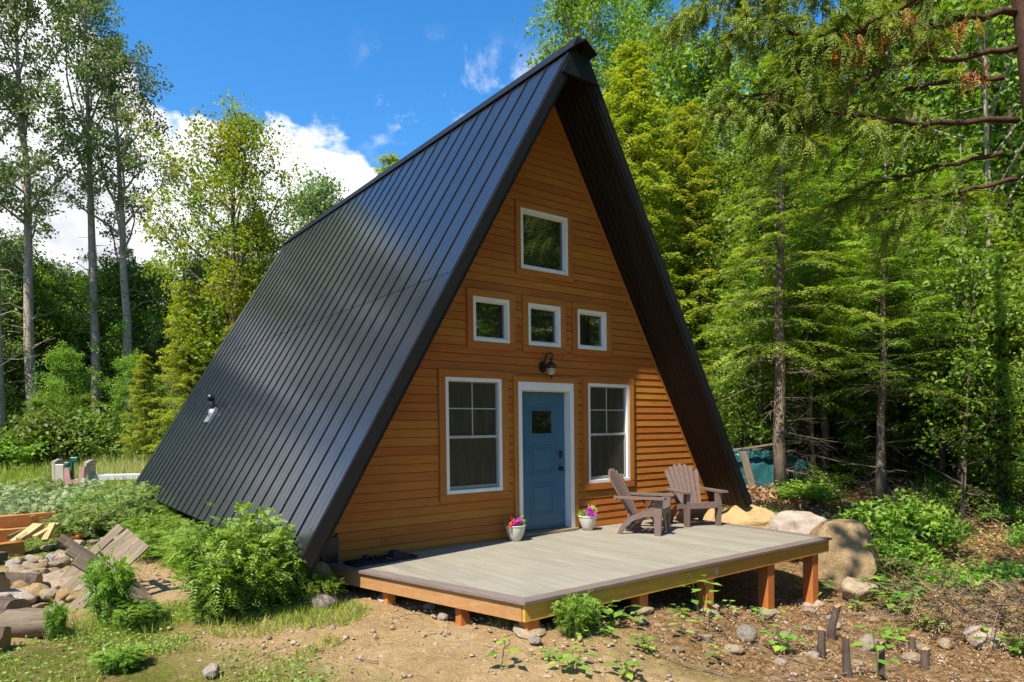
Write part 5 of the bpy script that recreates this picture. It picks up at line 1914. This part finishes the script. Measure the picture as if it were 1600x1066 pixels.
tag(bar('lumber_plank', (7.35, 1.75, .98), (8.15, 1.15, 1.12), .10, .04, M['weathered']), 'dark board weighing down the tarp, nearer the roof', 'plank')
tag(bar('lumber_plank', (7.75, 1.45, 1.00), (8.75, .85, 1.16), .10, .04, M['weathered']), 'dark board weighing down the tarp, nearer the fir trunk', 'plank')

# ================================================================== STUMPS, STICKS, BRUSH
def make_stump(label, x, y, h, r, bend=0.0):
    root = empty('cut_stem', (x, y, G(x, y)))
    tag(root, label, 'stump', 'cut sapling stems in the litter')
    p = [(0, 0, -.06), (bend * .25, 0, h * .3), (bend * .12, 0, h * .65), (0, 0, h)]
    rq = np.random.default_rng(int(abs(x * 100 + y * 37)))
    k, n = 14, 7
    tl = rq.normal(size=2) * .04
    vs_, prof = [], 1 + rq.normal(size=k) * .07
    for i in range(n):
        t = i / (n - 1)
        rr_ = r * (1.35 - .45 * t ** .6)
        for j in range(k):
            q = rr_ * prof[j] * (1 + rq.normal() * .035)
            zz = -.06 + (h + .06) * t + (rq.normal() * .008 + tl[0] * .25 * r * math.cos(j * 2 * PI / k) / .05 if i == n - 1 else 0)
            vs_.append((q * math.cos(j * 2 * PI / k) + bend * math.sin(PI * min(1, t * 1.2)) * .3 + tl[0] * zz, q * math.sin(j * 2 * PI / k) + tl[1] * zz, zz))
    MB().poly(vs_, [(i * k + j, i * k + (j + 1) % k, (i + 1) * k + (j + 1) % k, (i + 1) * k + j) for i in range(n - 1) for j in range(k)], True).build('bark', M['darktrunk'], root)
    topv = vs_[-k:]
    MB().poly([(sum(v[0] for v in topv) / k, sum(v[1] for v in topv) / k, h + .004)] + topv, [(0, 1 + j, 1 + (j + 1) % k) for j in range(k)]).build('cut_face', M['cutwood'], root)


make_stump('bent cut sapling stem standing highest, nearest the far right post', 1.26, -3.78, .36, .036, -.12)
make_stump('short thick cut stem left of the bent one', .10, -4.28, .27, .036)
make_stump('cut sapling stem in the middle of the stump row, cut off at the bottom edge', -.18, -4.66, .32, .028)
make_stump('leafy cut sapling stem right of the middle one at the bottom edge', .10, -4.80, .30, .022)
make_stump('pale topped short stump at the right of the stump row', 1.30, -4.66, .19, .038)
make_stump('low stump behind the pale topped one', 1.87, -4.32, .18, .034)
GS = 'fallen sticks on the litter'
rs = random.Random(9)


def stick(label, x, y, L, az, r=.008, lift=.0, group=GS):
    n_ = 6
    pts_ = []
    for i in range(n_):
        t = i / (n_ - 1)
        xx, yy = x + math.cos(az) * L * (t - .5) + rs.uniform(-.02, .02), y + math.sin(az) * L * (t - .5) + rs.uniform(-.02, .02)
        pts_.append((xx, yy, G(xx, yy) + .03 + lift * t))
    mb = MB().tube(pts_, np.linspace(r, r * .4, n_), 6)
    for q in range(3):
        a_ = Vector(pts_[rs.randrange(1, 5)])
        mb.tube([a_, a_ + Vector((rs.uniform(-.2, .2), rs.uniform(-.2, .2), rs.uniform(0, .15))) * L * .6], [r * .5, r * .25], 4)
    o = mb.build('fallen_stick', M['deadtwig'])
    tag(o, label, 'stick', group)


stick('long pale stick lying from the far right post toward the stones', 2.75, -3.45, 1.5, -.5, .014)
for i in range(46):
    px, py = rs.uniform(-1.2, 3.6), rs.uniform(-5.2, -2.9)
    stick('thin fallen stick in the leaf litter before the deck', px, py, rs.uniform(.25, .8), rs.uniform(0, 3.1), rs.uniform(.004, .009))
for i in range(12):
    px, py = rs.uniform(-4.2, -2.2), rs.uniform(-3.4, -.8)
    stick('thin stick lying on the bare sand', px, py, rs.uniform(.15, .4), rs.uniform(0, 3.1), rs.uniform(.003, .006), group='sticks on the sand')
for i in range(34):
    px, py = rs.uniform(6.0, 12.5), rs.uniform(-3.2, .9)
    stick('dead grey branch on the forest floor at the right', px, py, rs.uniform(.6, 1.9), rs.uniform(0, 3.1), rs.uniform(.010, .020), rs.uniform(.1, .8), 'dead branches on the forest floor')

# dead fir boughs heaped in the right corner
br = empty('brush_pile', (3.35, -4.55, G(3.35, -4.55)))
tag(br, 'heap of dead orange-brown fir boughs in the right corner', 'brush')
rb = np.random.default_rng(401)
mb = MB()
lvb = Leaves(403)
for q in range(60):
    o = np.array([rb.uniform(-.1, 1.3), rb.uniform(-.75, .65), rb.uniform(0, .40)])
    a_ = rb.uniform(2.3, 4.3)
    L = rb.uniform(.6, 1.5)
    d = np.array([math.cos(a_), math.sin(a_), rb.uniform(-.15, .40)])
    e = o + d * L
    e[2] = max(.02, e[2])
    mid = (o + e) / 2 + [0, 0, rb.uniform(0, .22)]
    P = np.array([o, mid, e])
    mb.tube(P, [.012, .008, .003], 5, cap=False)
    for w in range(14):
        t = rb.uniform(.1, 1)
        p = o * (1 - t) + e * t + [0, 0, .35 * t * (1 - t) * (mid[2])]
        sdir = unit(d + rb.normal(size=3) * .8)
        ll = rb.uniform(.15, .4)
        mb.tube([p, p + sdir * ll], [.004, .0015], 3, cap=False)
        if rb.random() < .72:
            lvb.frond(p, sdir, ll, 8, .06, .012, .1, .4, .6)
mb.build('twigs', M['deadtwig'], br, fix=False)
place('dead_needles', lvb.mesh('dead_needles', M['deadneedle']), br)

# ================================================================== GREENERY NEAR THE GROUND
def pinnate_bush(seed, R, H, nst, mat, nfr=9, leafL=.06, leafW=.016, fl=(.16, .3), dome=.9):
    r = np.random.default_rng(seed)
    mb = MB()
    lv = Leaves(seed + 1)
    O, D, L, T = [], [], [], []
    for i in range(nst):
        a_ = r.random() * 6.28
        rad = R * math.sqrt(r.random())
        hh_ = H * (1 - dome * .55 * (rad / R) ** 2) * r.uniform(.72, 1.08)
        base = np.array([math.cos(a_) * rad * .45, math.sin(a_) * rad * .45, 0])
        tip = np.array([math.cos(a_) * rad, math.sin(a_) * rad, hh_])
        mid = (base + tip) / 2 + [0, 0, .06 * H]
        mb.tube([base, mid, tip], [.006, .005, .002], 3, cap=False)
        bt = r.random() * .5
        for q in range(nfr):
            t = r.uniform(.18, 1.0)
            p = (1 - t) ** 2 * base + 2 * t * (1 - t) * mid + t * t * tip
            outw = unit([math.cos(a_) * .6, math.sin(a_) * .6, .1])
            O.append(p)
            D.append(unit(outw * .5 + r.normal(size=3) * .75 + [0, 0, .35]))
            L.append(r.uniform(*fl) * (1.1 - .35 * t))
            T.append(np.clip(bt + .5 * t * t + r.normal() * .08, 0, 1))
    lv.frond(np.array(O), np.array(D), np.array(L), 8, leafL, leafW, .35, .45, .95, T=np.array(T))
    return mb.mesh('bush_stems', M['weed_stem'], fix=False), lv.mesh('bush_foliage', mat)


M['weed_stem'] = plain('green_stem', (0.10, 0.14, 0.03), 0.7, 0.2)


def plant(kind, me, label, x, y, rz=0.0, sc=1.0, sz=None, group=None, cat='bush'):
    root = empty(kind, (x, y, G(x, y)), rz)
    root.scale = (sc, sc, sz or sc)
    tag(root, label, cat, group)
    if me[0] is not None:
        place('stems', me[0], root)
    place('foliage', me[1], root)
    return root


tansy = pinnate_bush(501, .78, 1.08, 190, M['fern'], 10, .068, .025, (.18, .32))
plant('tansy_bush', tansy, 'big bright ferny bush in front of the left roof foot', -3.76, -.20, .4, .87, .95)
tansy2 = pinnate_bush(507, .40, .55, 60, M['fern'], 9, .055, .016, (.14, .26))
plant('tansy_bush', tansy2, 'smaller ferny clump at the right side of the big bush', -3.12, -.50, 1.4, .7)
plant('tansy_bush', tansy2, 'low ferny clump on the left side of the big bush', -4.12, -.42, 2.9, .55)
weedA = pinnate_bush(511, .34, .72, 46, M['fern'], 9, .062, .022, (.14, .26), dome=.5)
plant('tall_weed', weedA, 'tall leafy weed growing through the crossed plank frames', -4.93, -.02, .3, .60, 1.05)
plant('tall_weed', weedA, 'low weed at the foot of the tall one by the planks', -4.74, -.20, 2.0, .62, .38)
plant('tall_weed', weedA, 'small weed in front of the lowest log at the left', -5.36, -.12, 1.0, .25, .5)
plant('tall_weed', weedA, 'weed rosette cut by the bottom edge at the left', -5.0, -1.3, 1.0, .5, .26)
plant('tall_weed', weedA, 'fern-like clump at the near deck corner post', -1.72, -3.0, .5, .45, .50)
plant('tall_weed', weedA, 'short weed growing beside the near deck corner, front side', -1.55, -2.95, 2.5, .5, .5)
# soft weed mounds along the left of the house
wdA = pinnate_bush(521, .62, .74, 95, M['weed'], 8, .070, .024, (.15, .28))
wdB = pinnate_bush(523, .66, .70, 95, M['sageweed'], 8, .062, .026, (.14, .26))
wdC = pinnate_bush(527, .55, .62, 85, M['fern'], 8, .066, .020, (.16, .28))
GW = 'soft weeds along the left side of the cabin'
rw = random.Random(17)
spots = [(-5.9, 8.8, 1), (-5.3, 8.2, 1), (-4.8, 8.9, 1), (-5.6, 10.2, 1), (-4.3, 9.4, 1), (-6.3, 10.4, 0), (-5.2, 10.9, 0), (-4.35, 7.4, 0), (-4.0, 8.3, 0), (-3.7, 9.5, 0), (-3.6, 6.6, 2), (-4.1, 6.3, 0), (-3.5, 5.4, 2), (-3.9, 4.9, 2), (-3.45, 4.2, 2), (-3.8, 3.6, 2), (-3.5, 3.0, 2),
         (-6.6, 12.0, 1), (-3.35, 2.3, 2), (-3.3, 7.8, 0), (-5.3, 7.2, 1), (-6.2, 7.6, 1), (-6.4, 13.6, 0), (-7.0, 9.0, 1), (-4.6, 5.9, 0), (-3.9, 7.0, 2)]
WL = ('light green weed mound in the bank left of the cabin', 'greyish green sage-like weed mound in the bank at the left', 'fresh green ferny weed growing against the left roof foot')
for i, (px, py, k) in enumerate(spots):
    plant('weed_mound', (wdA, wdB, wdC)[k], WL[k], px, py, rw.random() * 6.28, rw.uniform(.85, 1.25), rw.uniform(.8, 1.15) * (.72 if k == 2 else 1), GW + ', ' + ('light', 'greyish', 'ferny')[k], 'weed')

# leafy shrubs at the meadow edge and in the right understory
def leaf_shrub(seed, R, H, mat, n=70, m=15, L=.10):
    r = np.random.default_rng(seed)
    mb = MB()
    lv = Leaves(seed + 1)
    C_ = []
    for i in range(n):
        a_ = r.random() * 6.28
        rad = R * r.random() ** .6
        tip = np.array([math.cos(a_) * rad, math.sin(a_) * rad, H * (1 - .5 * (rad / R) ** 2) * r.uniform(.35, 1.05)])
        base = tip * [.25, .25, 0]
        mid = (base + tip) / 2 + [0, 0, .05]
        mb.tube([base, mid, tip], [.009, .006, .003], 3, cap=False)
        C_ += [tip, mid * .4 + tip * .6]
    lv.cluster(np.array(C_), m, .17, L, up=.7, flat=.6)
    return mb.mesh('shrub_stems', M['deadtwig'], fix=False), lv.mesh('shrub_foliage', mat)


shA = leaf_shrub(541, .9, 1.2, M['broadleaf'], 80, 15, .12)
shB = leaf_shrub(543, .8, .9, M['seedling'], 60, 12, .10)
shC = leaf_shrub(547, .9, 1.5, M['darkleaf'], 80, 15, .12)
GSH = 'shrubs along the wood edge behind the meadow'
for i in range(22):
    px, py = -11 + i * .62 + rw.uniform(-.3, .3), 22.3 + rw.uniform(-1.2, 1.6)
    k = rw.randrange(3)
    plant('edge_shrub', (shA, shB, shC)[k], ('leafy green shrub', 'yellow-green low shrub', 'dark green tall shrub')[k] + ' at the wood edge behind the meadow', px, py, rw.random() * 6, rw.uniform(1.0, 1.6), None, GSH + ', ' + ('green', 'yellow', 'dark')[k], 'shrub')
GUN = 'leafy undergrowth at the right'
for i in range(44):
    px, py = rw.uniform(4.6, 13.0), rw.uniform(-5.0, 1.6)
    if px < 6.6 and py > -1.6 or (px < 8.4 and py > .6):
        continue
    k = rw.choice((0, 1, 1, 2))
    plant('understory_shrub', (shA, shB, shC)[k], ('leafy green shrub', 'bright low leafy plant', 'dark leafy shrub')[k] + ' in the undergrowth right of the boulder', px, py, rw.random() * 6, rw.uniform(.42, .85), rw.uniform(.3, .62), GUN + ', ' + ('green', 'bright', 'dark')[k], 'shrub')
for (px, py, s, lb) in [(4.75, -2.3, .55, 'leafy green shrub close behind the big flat topped boulder'), (5.15, -.95, .50, 'bright ground plant behind the pinkish boulder'), (5.6, -.35, .5, 'bright low plant right of the ochre boulder'), (5.35, -2.7, .6, 'dense leafy shrub right of the big boulder'),
                        (6.1, -2.4, .95, 'tall leafy shrub right of the boulder, below the young fir'), (4.7, -3.6, .5, 'bright low plants in front of the shrubs right of the boulder')]:
    plant('understory_shrub', shB if 'bright' in lb else shA, lb, px, py, rw.random() * 6, s, s * .85, None, 'shrub')

for i in range(40):
    px, py = rw.uniform(12.5, 24), rw.uniform(-7, 9)
    k = rw.choice((0, 1, 0, 2))
    plant('understory_shrub', (shA, shB, shC)[k], ('tall leafy shrub', 'bright leafy bush', 'dark tall shrub')[k] + ' deep in the right understory', px, py, rw.random() * 6, rw.uniform(.9, 1.7), rw.uniform(.8, 1.6), 'shrubs deep in the right understory, ' + ('green', 'bright', 'dark')[k], 'shrub')

# broad-leaved seedlings on the litter
def seedling(seed, H, n, L, W, arch=.6):
    r = np.random.default_rng(seed)
    mb = MB()
    lv = Leaves(seed)
    for st in range(max(1, n // 5)):
        top_ = np.array([r.normal() * .07, r.normal() * .07, H * r.uniform(.75, 1.05)])
        mb.tube([(top_[0] * .2, top_[1] * .2, -.02), top_ * [.6, .6, .55], top_], [.006, .005, .003], 4, cap=False)
        for i in range(5 if n >= 5 else n):
            t = .45 + .55 * i / 4
            a_ = i * 2.4 + r.random()
            p = top_ * [1, 1, t]
            d = np.array([math.cos(a_), math.sin(a_), arch * r.uniform(.1, .6)])
            q = p + d * L * .35
            mb.tube([p, q], [.003, .002], 3, cap=False)
            lv.add(q, d + [0, 0, -.35], [-d[0] * .3, -d[1] * .3, 1], L * r.uniform(.75, 1.15), W * r.uniform(.8, 1.1))
    return mb.mesh('seedling_stem', M['weed_stem'], fix=False), lv.mesh('seedling_leaf', M['seedling'], .10)


sdA, sdB, sdC = seedling(601, .30, 5, .15, .10), seedling(603, .24, 15, .14, .09), seedling(605, .50, 10, .15, .10)
for x, y, me, s, lb in [(-1.15, -2.98, sdB, 1.1, 'broad-leaved plant right of the ferny clump under the deck rim'), (.20, -2.92, sdC, 1.0, 'upright seedling with paired leaves climbing at the splice plate'), (-.79, -3.45, sdA, .75, 'two-leaved seedling on the litter before the deck middle'),
                        (-2.27, -3.62, sdB, .8, 'seedling cluster at the bottom edge below the deck corner'), (-1.95, -3.85, sdB, .75, 'low seedling at the bottom edge right of the cluster'), (-2.70, -3.25, sdA, .8, 'yellow-green seedling on the sand at the bottom'),
                        (-.05, -4.02, sdB, 1.0, 'five-leaved seedling left of the short thick stem'), (.10, -4.80, sdC, .9, 'leafy shoot on the cut stem at the bottom right'), (1.75, -4.10, sdB, .9, 'leafy seedling behind the stump row'), (3.20, -3.55, sdB, 1.3, 'bright seedling below the rounded brown stone'),
                        (3.05, -2.62, sdB, 1.2, 'broad-leaved plant beside the far right post'), (3.75, -3.55, sdB, 1.3, 'bright broad leaves right of the rounded stone'), (4.15, -3.1, sdC, 1.7, 'leafy sapling standing in front of the big boulder'), (-2.62, -.42, sdA, 1.0, 'small weed by the left rear deck corner'),
                        (2.3, -4.0, sdB, .8, 'small seedling among the stones at the right'), (2.95, -4.1, sdB, .9, 'seedling beside the dead bough heap'), (-.95, -3.9, sdA, .6, 'tiny seedling on the litter near the bottom edge'), (.55, -3.4, sdA, .6, 'tiny seedling between stones before the posts')]:
    plant('seedling', me, lb, x, y, rw.random() * 6.28, s, None, None, 'seedling')
for i, (px, py) in enumerate([(-1.45, -3.15), (-.85, -3.0), (-.3, -3.05), (.45, -3.05), (.95, -3.1), (-1.9, -3.35), (-1.35, -3.5), (-.35, -3.4), (-2.3, -3.35), (1.45, -3.1)]):
    plant('seedling', (sdB, sdA)[i % 2], 'low leafy weed along the front of the deck', px, py, i * 1.7, .45 + .08 * (i % 4), None, 'low weeds along the deck front', 'seedling')
GSD = 'seedlings in the right litter'
for i in range(34):
    px, py = rw.uniform(2.6, 6.6), rw.uniform(-5.2, -2.9)
    plant('seedling', (sdA, sdB, sdB)[i % 3], 'broad-leaved seedling in the litter right of the deck', px, py, rw.random() * 6.28, rw.uniform(.6, 1.25), None, GSD, 'seedling')

# ---- uncountable ground cover
def blades(name, label, pts, h, w, mat, seed, lean=.35, tint=None, up_=1.0):
    r = np.random.default_rng(seed)
    pts = np.asarray(pts, float)
    n = len(pts)
    P = np.column_stack([pts, gnd(pts[:, 0], pts[:, 1]) - .01])
    D = r.normal(size=(n, 3)) * [lean, lean, .1] + [0, 0, up_]
    N = r.normal(size=(n, 3)) * [1, 1, .2]
    hh_ = h * r.uniform(.5, 1.2, n)
    lv = Leaves(seed).add(P, D, N, hh_, w * r.uniform(.7, 1.3, n), tint if tint is not None else r.random(n))
    o = place(name, lv.mesh(name, mat, .05))
    return tag(o, label, kind='stuff')


rg = np.random.default_rng(701)


def scatter(n, xr, yr, dens=None):
    p = np.column_stack([rg.uniform(*xr, n), rg.uniform(*yr, n)])
    if dens is not None:
        p = p[rg.random(n) < dens(p[:, 0], p[:, 1])]
    return p


def inhouse(x, y):
    return (np.abs(x - XA) < 3.75) & (y > -.5) & (y < 10.6)


blades('meadow_grass', 'tall green meadow grass left behind the cabin', scatter(42000, (-15, 1.5), (10.5, 24), lambda x, y: np.where(inhouse(x, y), 0, .75)), .62, .022, M['grass'], 711)
blades('dry_meadow_grass', 'straw coloured tall grass beside the rear roof corner', scatter(9000, (-6.5, .5), (14.5, 22), lambda x, y: np.clip(1.1 - np.hypot((x + 2.0) / 2.6, (y - 17.5) / 3.6), 0, 1)), .85, .016, M['drygrass'], 713)
cov = lambda x, y: cover(x, y)[1] * np.clip(vnoise(x * 2.2 + 40, y * 2.2 + 40, 31) * 1.8 - .35, 0, 1) * np.where(inhouse(x, y), 0, 1)
blades('short_grass', 'short yellowish grass and moss on the left foreground', scatter(170000, (-7.2, -2.4), (-3.6, 8.5), cov), .060, .008, M['grass'], 717, .7)
lv = Leaves(719)
p = scatter(60000, (-7.2, -2.6), (-3.2, 9.5), lambda x, y: cov(x, y) * .8)
lv.add(np.column_stack([p, gnd(p[:, 0], p[:, 1]) + rg.uniform(.005, .07, len(p))]), rg.normal(size=(len(p), 3)) * [1, 1, .3], rg.normal(size=(len(p), 3)) * .4 + [0, 0, 1], rg.uniform(.02, .05, len(p)), rg.uniform(.014, .03, len(p)))
tag(place('clover_cover', lv.mesh('clover_cover', M['weed'])), 'small leafy ground cover on the left foreground', kind='stuff')
# grass tufts hugging the bush and the weeds
q = []
for cx_, cy_, R_, n_ in [(-3.2, -.95, .45, 1500), (-3.75, -.75, .5, 900), (-4.6, .0, .45, 900), (-3.55, 2.6, .4, 1600), (-3.6, 3.8, .5, 2600), (-3.7, 5.0, .6, 3000), (-4.95, .0, .4, 700), (-3.45, -1.75, .10, 60), (-3.7, -1.9, .12, 60), (-1.95, -2.35, .15, 120)]:
    a_ = rg.uniform(0, 6.28, n_)
    d_ = R_ * np.sqrt(rg.random(n_))
    q.append(np.column_stack([cx_ + d_ * np.cos(a_), cy_ + d_ * np.sin(a_)]))
blades('grass_tufts', 'fresh green grass tufts round the ferny bush and weeds', np.concatenate(q), .13, .008, M['grass'], 723, .6)
lit = lambda x, y: cover(x, y)[2] * (.45 + .55 * vnoise(x * 3 + 9, y * 3 + 9, 33)) * np.where(inhouse(x, y), 0, 1)


def flat_cover(name, label, p, L, mat, seed, lift=.02, curl=.45, wr=.6):
    r = np.random.default_rng(seed)
    n = len(p)
    rel_ = .0
    lv = Leaves(seed)
    s = r.uniform(.6, 1.3, n) * L
    lv.add(np.column_stack([p, gnd(p[:, 0], p[:, 1]) + r.uniform(.0, 1.0, n) * lift + .012]), r.normal(size=(n, 3)) * [1, 1, curl], r.normal(size=(n, 3)) * curl + [0, 0, 1], s, s * r.uniform(.35, .9, n) * wr * 1.3)
    return tag(place(name, lv.mesh(name, mat, .25)), label, kind='stuff')


flat_cover('leaf_litter', 'brown and tan fallen leaves on the ground before the deck', scatter(50000, (-2.8, 6), (-6, -.5), lit), .032, M['litter'], 731, .03, .6, .5)
flat_cover('forest_litter', 'brown fallen leaves on the forest floor at the right', scatter(40000, (4.5, 15), (-6, 6), lit), .08, M['litter'], 733, .06)
flat_cover('wood_chips', 'heap of reddish wood chips beside the right roof foot', np.column_stack([rg.normal(6.2, .75, 6000), rg.normal(.75, .55, 6000)]), .09, M['litter'], 735, .22, .8)
drt = lambda x, y: cover(x, y)[0] * .9
flat_cover('dirt_crumbs', 'bark crumbs and twig bits on the sandy dirt', scatter(3000, (-5, -1), (-5, 3.5), drt), .018, M['litter'], 737, .012)
flat_cover('low_green_cover', 'low leafy ground cover on the forest floor at the right', scatter(15000, (3.6, 14), (-6, 3.5), lambda x, y: np.clip(vnoise(x * .9 + 3, y * .9 + 5, 35) * 2.2 - .95, 0, 1) * np.where((x < 4.8) & (y > -1.2), .1, 1)), .085, M['seedling'], 739, .22, .5, .8)


# pebbles as one mass
def pebble_mass(name, label, p, smin, smax, mat, seed):
    r = np.random.default_rng(seed)
    bm = bmesh.new()
    bmesh.ops.create_icosphere(bm, subdivisions=1, radius=1)
    bv = np.array([v.co[:] for v in bm.verts])
    bf = np.array([[v.index for v in f.verts] for f in bm.faces])
    bm.free()
    n = len(p)
    s = smin * (smax / smin) ** (r.random(n) ** 2.2)
    V = bv[None] * (1 + r.normal(size=(n, len(bv), 1)) * .16) * (s[:, None, None] * np.stack([r.uniform(.8, 1.3, n), r.uniform(.7, 1.1, n), r.uniform(.4, .75, n)], 1)[:, None, :])
    c_, s_ = np.cos(r.random(n) * 6.28), np.sin(r.random(n) * 6.28)
    x, y = V[..., 0] * c_[:, None] - V[..., 1] * s_[:, None], V[..., 0] * s_[:, None] + V[..., 1] * c_[:, None]
    V = np.stack([x + p[:, :1], y + p[:, 1:2], V[..., 2] + (gnd(p[:, 0], p[:, 1]) + .012)[:, None]], -1).reshape(-1, 3)
    F = (bf[None] + (np.arange(n) * len(bv))[:, None, None]).reshape(-1, 3)
    me = bpy.data.meshes.new(name)
    me.vertices.add(len(V))
    me.vertices.foreach_set('co', V.astype(np.float32).ravel())
    me.loops.add(F.size)
    me.loops.foreach_set('vertex_index', F.astype(np.int32).ravel())
    me.polygons.add(len(F))
    me.polygons.foreach_set('loop_start', np.arange(0, F.size, 3, dtype=np.int32))
    me.update(calc_edges=True)
    me.materials.append(mat)
    return tag(place(name, me), label, kind='stuff')


pebble_mass('gravel', 'small pebbles and clods on the sandy dirt', scatter(7000, (-5.2, -.8), (-5.5, 3.5), drt), .004, .030, M['rock_tan'], 741)
pebble_mass('litter_gravel', 'small stones mixed in the leaf litter before the deck', scatter(1300, (-2.2, 4), (-5.8, -2.2), lambda x, y: cover(x, y)[2] * .8), .005, .032, M['rock_grey'], 743)


# ---- alike things in small groups: say which one by its place in its row
_by = {}
for o in SC.objects:
    if o.parent is None and o.get('label') and o.get('group'):
        _by.setdefault((o['group'], o['label']), []).append(o)
_ord = ['second', 'third', 'fourth', 'fifth', 'sixth', 'seventh', 'eighth', 'ninth', 'tenth', 'eleventh']
for (g_, l_), os_ in _by.items():
    if 1 < len(os_) <= 12 and len(l_.split()) <= 12:
        def _u(o):
            d_ = o.location - CAM
            return d_.dot(RGT) / max(.5, d_.dot(FWD))
        os_.sort(key=_u)
        for i_, o in enumerate(os_):
            o['label'] = l_ + (', leftmost' if i_ == 0 else ', rightmost' if i_ == len(os_) - 1 else ', ' + _ord[i_ - 1] + ' from left')
